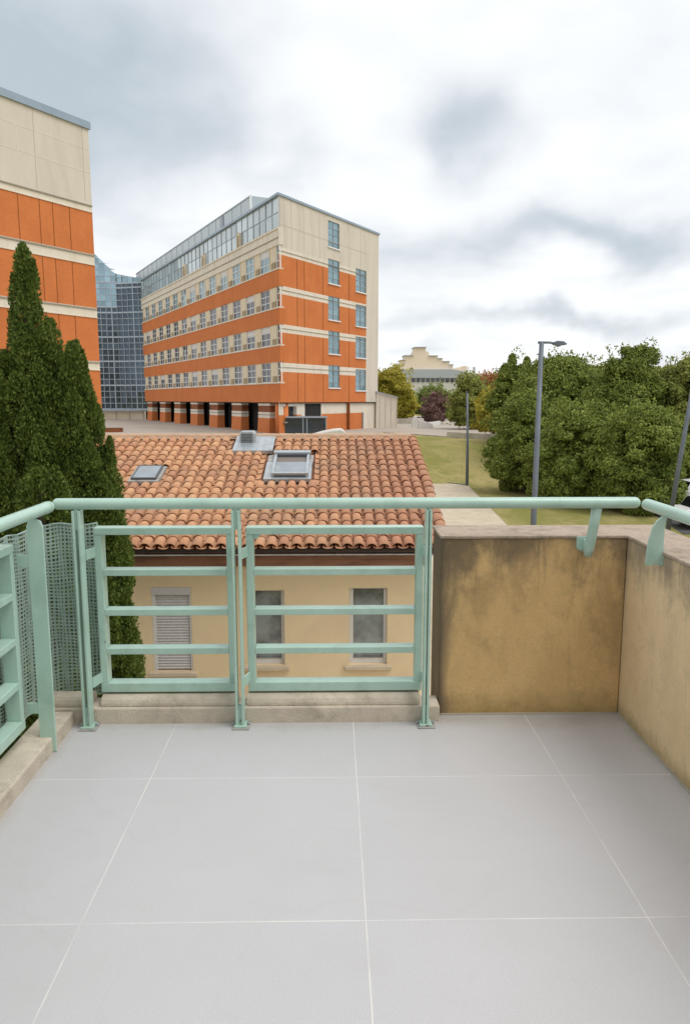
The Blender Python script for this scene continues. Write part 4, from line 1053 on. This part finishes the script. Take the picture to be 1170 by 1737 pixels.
mb = MB(); a = at(721, 712, 91); mb.extr([(a[0]-.9, PZ-.1), (a[0]+.95, PZ-.1), (a[0]+.85, PZ+.55), (a[0]-.85, PZ+.95)], 90.4, 91.4, 'white_block', 'y'); tag(mb.build('concrete_block', origin=(a[0], 91, PZ), bevel=.04), 'white block with a sloping top right of the larger concrete block', 'concrete block')
mb = MB(); strip(mb, [(at(728, 714, 97)[0], 97), (at(745, 712, 104)[0], 104)], .3, PZ-.1, .62, 'white_block'); tag(mb.build('low_wall', origin=(14, 100, PZ)), 'short white wall running back from the blocks to the purple tree', 'wall')

# ================================================================== lamps, posts
def lamp(base, height, r0, r1, lean, label, head=True, sq=False, group=None, hd=1, hang=0.):
    t = thing('street_lamp', base, label, 'street lamp', group)
    b = Vector(base); top = b+Vector((lean, 0, height))
    mb = MB(); mb.tube([b-Vector((0, 0, .2)), b+(top-b)*.35, top], [r0, r0*.86+r1*.14, r1], 'lamp_grey', 12); mb.build('pole', t)
    if head:
        mb = MB(); mb.tube([top+Vector((-.08, 0, .0)), top+Vector((.18, 0, .0)), top+Vector((.30, 0, -.02))], [.028, .026, .024], 'lamp_grey', 8); arm = mb.build('arm', t)
        mb = MB(); x0 = top.x+.26; zt = top.z
        pr = [(x0, zt+.0), (x0+.08, zt+.035), (x0+.22, zt+.025), (x0+.30, zt-.03), (x0+.28, zt-.055), (x0+.18, zt-.06), (x0+.13, zt-.10), (x0+.09, zt-.07), (x0, zt-.04)]
        mb.extr(pr, top.y-.09, top.y+.09, 'lamp_grey', 'y'); mb.build('lamp_head', t, bevel=.012)
    return t
p = at(918, 581, 17.0); lamp((4.70, 17.0, GZ), p[2]-GZ, .078, .052, p[0]-4.70, 'tall blue-grey street lamp with a short arm standing beyond the ochre parapet')
p = at(1172, 640, 31.7); lamp((14.72, 31.7, GZ), 9.6, .10, .07, 1.05, 'leaning grey street lamp at the right edge beside the parked cars')
pl = thing('post', (9.14, 49.6, GZ), 'thin dark post at the corner of the path in front of the lawn', 'post')
mb = MB(); mb.tube([(9.14, 49.6, GZ-.2), (9.1, 49.6, GZ+3), (9.0, 49.6, 1.9)], [.11, .085, .06], 'lamp_grey', 10); mb.build('shaft', pl); mb = MB(); mb.tube([(9.0, 49.6, 1.9), (9.0, 49.6, 2.0)], [.07, .03], 'zinc_dark', 10); mb.build('cap', pl)

# ================================================================== cars
def car(loc, rz, paint, label):
    t = thing('parked_car', loc, label, 'car', 'cars parked under the trees at the right', rz)
    b = MB(); L, Wd = 4.2, 1.7
    prof = [(-2.1, .35), (-2.1, .75), (-1.95, .92), (-1.3, .96), (1.0, .98), (1.9, .85), (2.08, .65), (2.1, .35)]
    b.extr([(p[0], p[1]) for p in prof], -Wd/2, Wd/2, paint, 'y')
    b2 = [(-1.55, .95), (-1.25, 1.38), (-.6, 1.46), (.25, 1.42), (1.0, .97)]
    vs_ = [(p[0], -Wd/2+.04+(p[1]-.95)*.25, p[1]) for p in b2]+[(p[0], Wd/2-.04-(p[1]-.95)*.25, p[1]) for p in b2]
    fs = [(0, 1, 2, 3, 4), (9, 8, 7, 6, 5)]+[(i, i+5, i+6, i+1) for i in range(4)]
    b.add(vs_, [(1, 6, 7, 2), (2, 7, 8, 3), (0, 1, 2, 3, 4), (9, 8, 7, 6, 5)], paint)
    bo = b.build('body', t, local=True, bevel=.05)
    g = MB(); g.add([(p[0]*.995, p[1]*1.0, p[2]-.004) for p in vs_], [(0, 5, 6, 1), (3, 8, 9, 4)], 'car_glass')
    for sy in (-1, 1):
        yy = lambda z: sy*(Wd/2-.035-(z-.95)*.25)
        for qd in ([(-1.36, .99), (-.42, .99), (-.42, 1.36), (-1.16, 1.31)], [(-.34, .99), (.80, .99), (.24, 1.35), (-.34, 1.37)]): g.add([(a, yy(z), z) for a, z in qd], [(0, 1, 2, 3)], 'car_glass'); g.build('windows', t, local=True)
    for i, (x, s) in enumerate([(-1.3, 1), (1.3, 1), (-1.3, -1), (1.3, -1)]):
        wv = MB(); wv.tube([(x, s*(Wd/2-.18), .32), (x, s*(Wd/2+.01), .32)], .32, 'tyre', 18); wo = wv.build('wheel', t, local=True)
        rv = MB(); rv.tube([(x, s*(Wd/2+.005), .32), (x, s*(Wd/2+.025), .32)], .2, 'zinc', 14); rv.build('rim', wo, local=True)
    for s in (1, -1):
        q = MB(); q.box(2.04, 2.1, s*.55-.15, s*.55+.15, .62, .76, 'car_lamp'); q.build('headlight', t, local=True)
        q = MB(); q.box(-2.11, -2.06, s*.62-.12, s*.62+.12, .68, .86, 'car_red'); q.build('tail_light', t, local=True)
    return t
car((17.75, 33.0, GZ+.006), 0, 'car_white', 'nearest white parked car below the right handrail')
car((21.0, 36.6, GZ+.006), R_(4), 'car_grey', 'dark grey parked car behind the nearest white car')
car((20.6, 39.8, GZ+.006), R_(-3), 'car_white', 'white parked car farther back beneath the trees at the right edge')

# ================================================================== trees
def leaves(blobs, N, size, aspect=.55, up=.35, shell=(.62, 1.18), drop=.62, out=None):
    """blobs: (cx,cy,cz,rx,ry,rz). leaf quads on the blob shells, culled where deep inside another blob"""
    B = np.array(blobs); area = (B[:, 3]*B[:, 4]+B[:, 3]*B[:, 5]+B[:, 4]*B[:, 5])
    idx = rng.choice(len(B), N, p=area/area.sum())
    d = rng.normal(size=(N, 3)); d /= np.linalg.norm(d, axis=1)[:, None]
    d[:, 2] = np.where(d[:, 2] < -.65, -d[:, 2], d[:, 2])
    r = rng.uniform(shell[0], shell[1], N)[:, None]
    P = B[idx, :3]+d*B[idx, 3:]*r
    keep = np.ones(N, bool)
    for j in range(len(B)):
        q = (P-B[j, :3])/B[j, 3:]; keep &= ~((np.einsum('ij,ij->i', q, q) < drop*drop) & (idx != j))
    P = P[keep]; d = d[keep]; n = len(P)
    nrm = d*1.0+np.array([0, 0, up])+rng.normal(size=(n, 3))*.62; nrm /= np.linalg.norm(nrm, axis=1)[:, None]
    a = np.cross(nrm, rng.normal(size=(n, 3))); a /= np.linalg.norm(a, axis=1)[:, None]
    b = np.cross(nrm, a)
    s = (size*rng.uniform(.6, 1.35, n))[:, None]
    V = np.stack([P-a*s, P-b*s*aspect, P+a*s, P+b*s*aspect], 1).reshape(-1, 3)
    F = np.arange(4*n).reshape(-1, 4)
    return V, F
def crown_blobs(c, R, n, br=(.10, .22), seed=0):
    """lobes spread over a full crown that comes down to the ground; c is its centre, R its half sizes"""
    g = np.random.default_rng(seed); z0 = c[2]-R[2]
    out = [(c[0], c[1], z0+R[2]*h, R[0]*k, R[1]*k, R[2]*.5) for h, k in ((.5, .55), (1.0, .56), (1.35, .38))]
    for i in range(n):
        h = g.uniform(0.02, 1)**.9; pr = np.interp(h, [0, .15, .4, .65, .85, 1], [.72, .9, 1, .88, .6, .22]); th = g.uniform(0, 2*math.pi); rr = pr*g.uniform(.72, .98)
        m = min(R); k = m*g.uniform(*br); zz = z0+h*2*R[2]; zz = min(zz, z0+2*R[2]-k*.8)
        out.append((c[0]+math.cos(th)*max(R[0]*rr-k*.7, 0), c[1]+math.sin(th)*max(R[1]*rr-k*.7, 0), zz, k*g.uniform(1, 1.35), k*g.uniform(1, 1.35), k*g.uniform(.7, 1.0)))
    return out
def tree(label, x, y, z0, ztop, rx, nleaf, size, mat, seed, nb=70, low=.0, ry=None, sprigs=None, cat='tree', name='tree', group=None, droop=0):
    t = thing(name, (x, y, z0), label, cat, group)
    zb = z0+(ztop-z0)*low; c = (x, y, (zb+ztop)/2); R = (rx, ry or rx, (ztop-zb)/2)
    bl = crown_blobs(c, R, nb, seed=seed)
    bl = [(b[0], b[1], max(b[2], z0+b[5]*.5), *b[3:]) for b in bl]
    if sprigs: bl += sprigs
    V, F = leaves(bl, int(nleaf*2.2), size*.74)
    tw = []; g2 = np.random.default_rng(seed+50)          # loose twigs that break up the outline
    for b in bl[3:]:
        for q in range(2):
            d = g2.normal(size=3); d[2] = abs(d[2])*.9+.1; d /= np.linalg.norm(d); p0 = np.array(b[:3])+d*np.array(b[3:])*.9; L_ = g2.uniform(.5, 1.3)*size*6; k = 22
            tt = g2.uniform(0, 1, k)[:, None]; tw.append(p0+d*L_*tt+g2.normal(size=(k, 3))*size*(1.9-tt*1.2))
    tw = np.concatenate(tw); k = len(tw)
    a_ = g2.normal(size=(k, 3)); a_ /= np.linalg.norm(a_, axis=1)[:, None]; b_ = np.cross(a_, g2.normal(size=(k, 3))); b_ /= np.linalg.norm(b_, axis=1)[:, None]; sz = (size*g2.uniform(.5, 1.1, k))[:, None]
    V2 = np.stack([tw-a_*sz, tw-b_*sz*.5, tw+a_*sz, tw+b_*sz*.5], 1).reshape(-1, 3)
    V = np.concatenate([V, V2]); F = np.arange(len(V)).reshape(-1, 4)
    npmesh('crown', V, F, mat, t, t.location)
    mb = MB(); g = random.Random(seed); h = (c[2]-z0)
    r = max(.08, rx*.055)
    mb.tube([(x, y, z0-.2), (x+g.uniform(-.1, .1), y, z0+h*.5), (x+g.uniform(-.3, .3), y, c[2]+R[2]*.3)], [r*1.3, r, r*.4], 'bark', 8)
    for b in g.sample(bl[1:], min(14, len(bl)-1)):
        zs = z0+h*g.uniform(.35, .9); p0 = (x, y, zs); p2 = b[:3]; p1 = tuple((p0[i]*.5+p2[i]*.5) + (0, 0, .2)[i] for i in range(3))
        mb.tube([p0, p1, p2], [r*.5, r*.3, r*.1], 'bark', 6)
    mb.build('trunk', t); return t
def T(label, px, ytop, Y, wpx, nleaf, size, mat, seed, z0=None, **k):
    p = at(px, ytop, Y); z0 = (ground_z(0, Y) if z0 is None else z0)
    return tree(label, p[0], Y+wpx/2500*Y*.0, z0, p[2], wpx/2/1250*Y, nleaf, size, mat, seed, **k)
GT = 'leafy trees right of the lawn'
T('yellow-green tree behind the cream annex', 661, 629, 122, 96, 26000, .26, 'yellow_leaf', 1)
T('dark green tree between the yellow-green and purple trees', 738, 660, 138, 84, 13000, .26, 'broad_leaf', 2)
T('round purple-brown tree beside the white blocks', 738, 667, 108, 58, 15000, .19, 'purple_leaf', 3, nb=24)
T('green tree behind the thin dark post', 800, 644, 88, 78, 26000, .20, 'olive_leaf', 4)
T('russet autumn tree below the far brick building', 830, 641, 125, 60, 9000, .26, 'russet_leaf', 5)
T('small yellow-tinged tree at the left end of the leafy trees', 838, 664, 74, 92, 26000, .15, 'yellow_leaf', 6, nb=26)
T('green tree with a thin pointed top left of the tall street lamp', 872, 628, 62, 96, 34000, .14, 'broad_leaf', 7,
  sprigs=[(*at(868, 618, 62), .35, .35, .8), (*at(858, 632, 62), .5, .5, .7), (*at(893, 618, 62), .3, .3, .6), (*at(886, 632, 62), .7, .7, .6)])
T('broad green tree behind the head of the tall street lamp', 950, 607, 56, 190, 66000, .14, 'broad_leaf', 8, nb=120)
T('tallest green tree with a sprig standing above its crown', 1068, 612, 48, 165, 60000, .125, 'broad_leaf', 9, nb=120,
  sprigs=[(*at(1062, 596, 48), .45, .45, .3), (*at(1085, 600, 48), .6, .6, .5), (*at(1100, 606, 48), .7, .6, .6), (*at(1075, 612, 48), .8, .7, .7), (*at(1040, 622, 48), .5, .5, .5)])
T('olive green tree cropped by the right edge of the photo', 1185, 610, 47, 170, 56000, .125, 'olive_leaf', 10, nb=110, low=.08)
T('rounded green tree low in front of the broad tree', 895, 668, 46, 140, 50000, .115, 'broad_leaf', 11, nb=110)
T('dense green tree nearest to the lawn behind the lamp pole', 985, 690, 41, 190, 64000, .105, 'broad_leaf', 12, nb=130)
T('dense green tree beside the leaning lamp', 1092, 690, 38, 170, 60000, .10, 'broad_leaf', 13, nb=130, low=.02)
T('far olive tree filling the gap behind the broad tree', 1010, 622, 70, 190, 36000, .16, 'olive_leaf', 14, nb=80)
T('far green tree behind the cropped olive tree', 1140, 622, 66, 180, 34000, .15, 'olive_leaf', 15, nb=80)
# distant wood
bl = []
g_ = random.Random(3)
for i in range(150):
    xx = -160+i*3.2; hh = g_.uniform(4, 7.0); bl.append((xx+g_.uniform(-1, 1), 262+g_.uniform(-8, 8), PZ+hh*.45, g_.uniform(3, 5), 4, hh*.6))
V, F = leaves(bl, 60000, .55); tag(npmesh('distant_wood', V, F, 'broad_leaf'), 'far-off belt of trees along the horizon', 'wood', kind='stuff')

# ---- cypresses: many upright flame-shaped plumes
def cypress(label, x, y, z0, ztop, rprof, nleaf, seed, size=.0225, nlobe=150):
    """rprof: list of (height fraction, radius)"""
    g = np.random.default_rng(seed)
    t = thing('cypress', (x, y, z0), label, 'tree', 'dark green columnar cypresses at the left')
    H = ztop-z0; hf = [a for a, _ in rprof]; rr = [b for _, b in rprof]
    L = []
    for i in range(nlobe):
        f = g.uniform(0, 1)**.85*.97; R = np.interp(f, hf, rr); th = g.uniform(0, 2*math.pi)
        lr_ = min(max(.07+.20*R, .06), .24)*g.uniform(.6, 1.25); off = max(R-lr_*.7, 0)*g.uniform(.80, 1.10)
        hl = g.uniform(.5, 1.2)*(.25+.50*min(1, R)); zz = min(z0+f*H, ztop-.92*hl); L.append((x+math.cos(th)*off, y+math.sin(th)*off, zz, lr_, hl))
    L.append((x, y, ztop-.46, .10, .5)); L.append((x+.06, y, ztop-.75, .10, .6)); L.append((x-.07, y, ztop-.9, .11, .6))
    L = np.array(L); cen = [(x, y, z0+f*H, max(.03, np.interp(f, hf, rr)*.80)) for f in np.linspace(.02, .96, 40)]
    wts = L[:, 3]*L[:, 4]; idx = g.choice(len(L), nleaf, p=wts/wts.sum())
    u = g.uniform(0, 1, nleaf)              # 0 base .. 1 tip of each plume
    prof = np.sin(np.pi*np.clip(u*.80+.17, 0, 1))**.8*(1-u*.12)
    th = g.uniform(0, 2*math.pi, nleaf); rad = L[idx, 3]*prof*g.uniform(.6, 1.2, nleaf)
    out = np.stack([L[idx, 0]-x, L[idx, 1]-y], 1); on = out/np.maximum(np.linalg.norm(out, axis=1), .05)[:, None]
    lean = .10*u**2*L[idx, 4]
    P = np.stack([L[idx, 0]+np.cos(th)*rad+on[:, 0]*lean, L[idx, 1]+np.sin(th)*rad+on[:, 1]*lean, L[idx, 2]-L[idx, 4]*.35+u*L[idx, 4]*1.25], 1)
    # keep only what lies outside the inner mass
    f = np.clip((P[:, 2]-z0)/H, 0, 1); Rin = np.interp(f, hf, rr)*.55; dist = np.hypot(P[:, 0]-x, P[:, 1]-y)
    P, th, n_ = P[dist > Rin-.03], th[dist > Rin-.03], 0
    n = len(P)
    dirv = np.stack([np.cos(th)*.6, np.sin(th)*.6, np.full(n, .95)], 1)+g.normal(size=(n, 3))*.42; dirv /= np.linalg.norm(dirv, axis=1)[:, None]
    sd = np.cross(dirv, g.normal(size=(n, 3))); sd /= np.linalg.norm(sd, axis=1)[:, None]
    s = (size*g.uniform(.6, 1.5, n))[:, None]
    V = np.stack([P-dirv*s*.6, P-sd*s*.45, P+dirv*s*1.1, P+sd*s*.45], 1).reshape(-1, 3)
    npmesh('foliage', V, np.arange(4*n).reshape(-1, 4), 'cypress_leaf', t, t.location)
    # inner brown-green mass of old wood keeps the crown from showing daylight through its heart
    mb = MB(); pts = [(x, y, z0-.2)]+[(x, y, z0+f*H) for f in np.linspace(.04, .95, 14)]
    mb.tube(pts, [max(.10, rr[0]*.15)]+[max(.012, np.interp(f, hf, rr)*.30) for f in np.linspace(.04, .95, 14)], 'bark', 10); mb.build('trunk', t)
    return t
pA = at(38, 410, 9.2); pB = at(124, 577, 9.0); pC = at(-14, 588, 8.8)
cypress('tallest cypress with a narrow leaning tip left of the tiled roof', pA[0], 9.2, GZ, pA[2], [(0, .62), (.2, .80), (.45, .80), (.6, .70), (.72, .55), (.82, .34), (.87, .22), (.91, .13), (.96, .09), (1, .04)], 400000, 1, nlobe=240)
cypress('cypress standing against the tiled roof right of the tallest one', pB[0]+.0, 9.0, GZ, pB[2], [(0, .50), (.15, .66), (.4, .66), (.6, .55), (.8, .34), (.9, .18), (.95, .10), (1, .04)], 310000, 2, nlobe=190)
cypress('cypress cropped by the left edge of the photo', pC[0]-.05, 8.7, GZ, pC[2], [(0, .4), (.2, .46), (.5, .44), (.75, .33), (.9, .2), (1, .05)], 150000, 3, nlobe=130)
pD = at(72, 792, 8.0)
cypress('short rounded cypress in front of the two tall ones', pD[0], 8.0, GZ, pD[2], [(0, .30), (.3, .36), (.6, .36), (.85, .30), (.95, .2), (1, .06)], 110000, 4, nlobe=90)

clearused()
scn.render.engine = 'CYCLES'
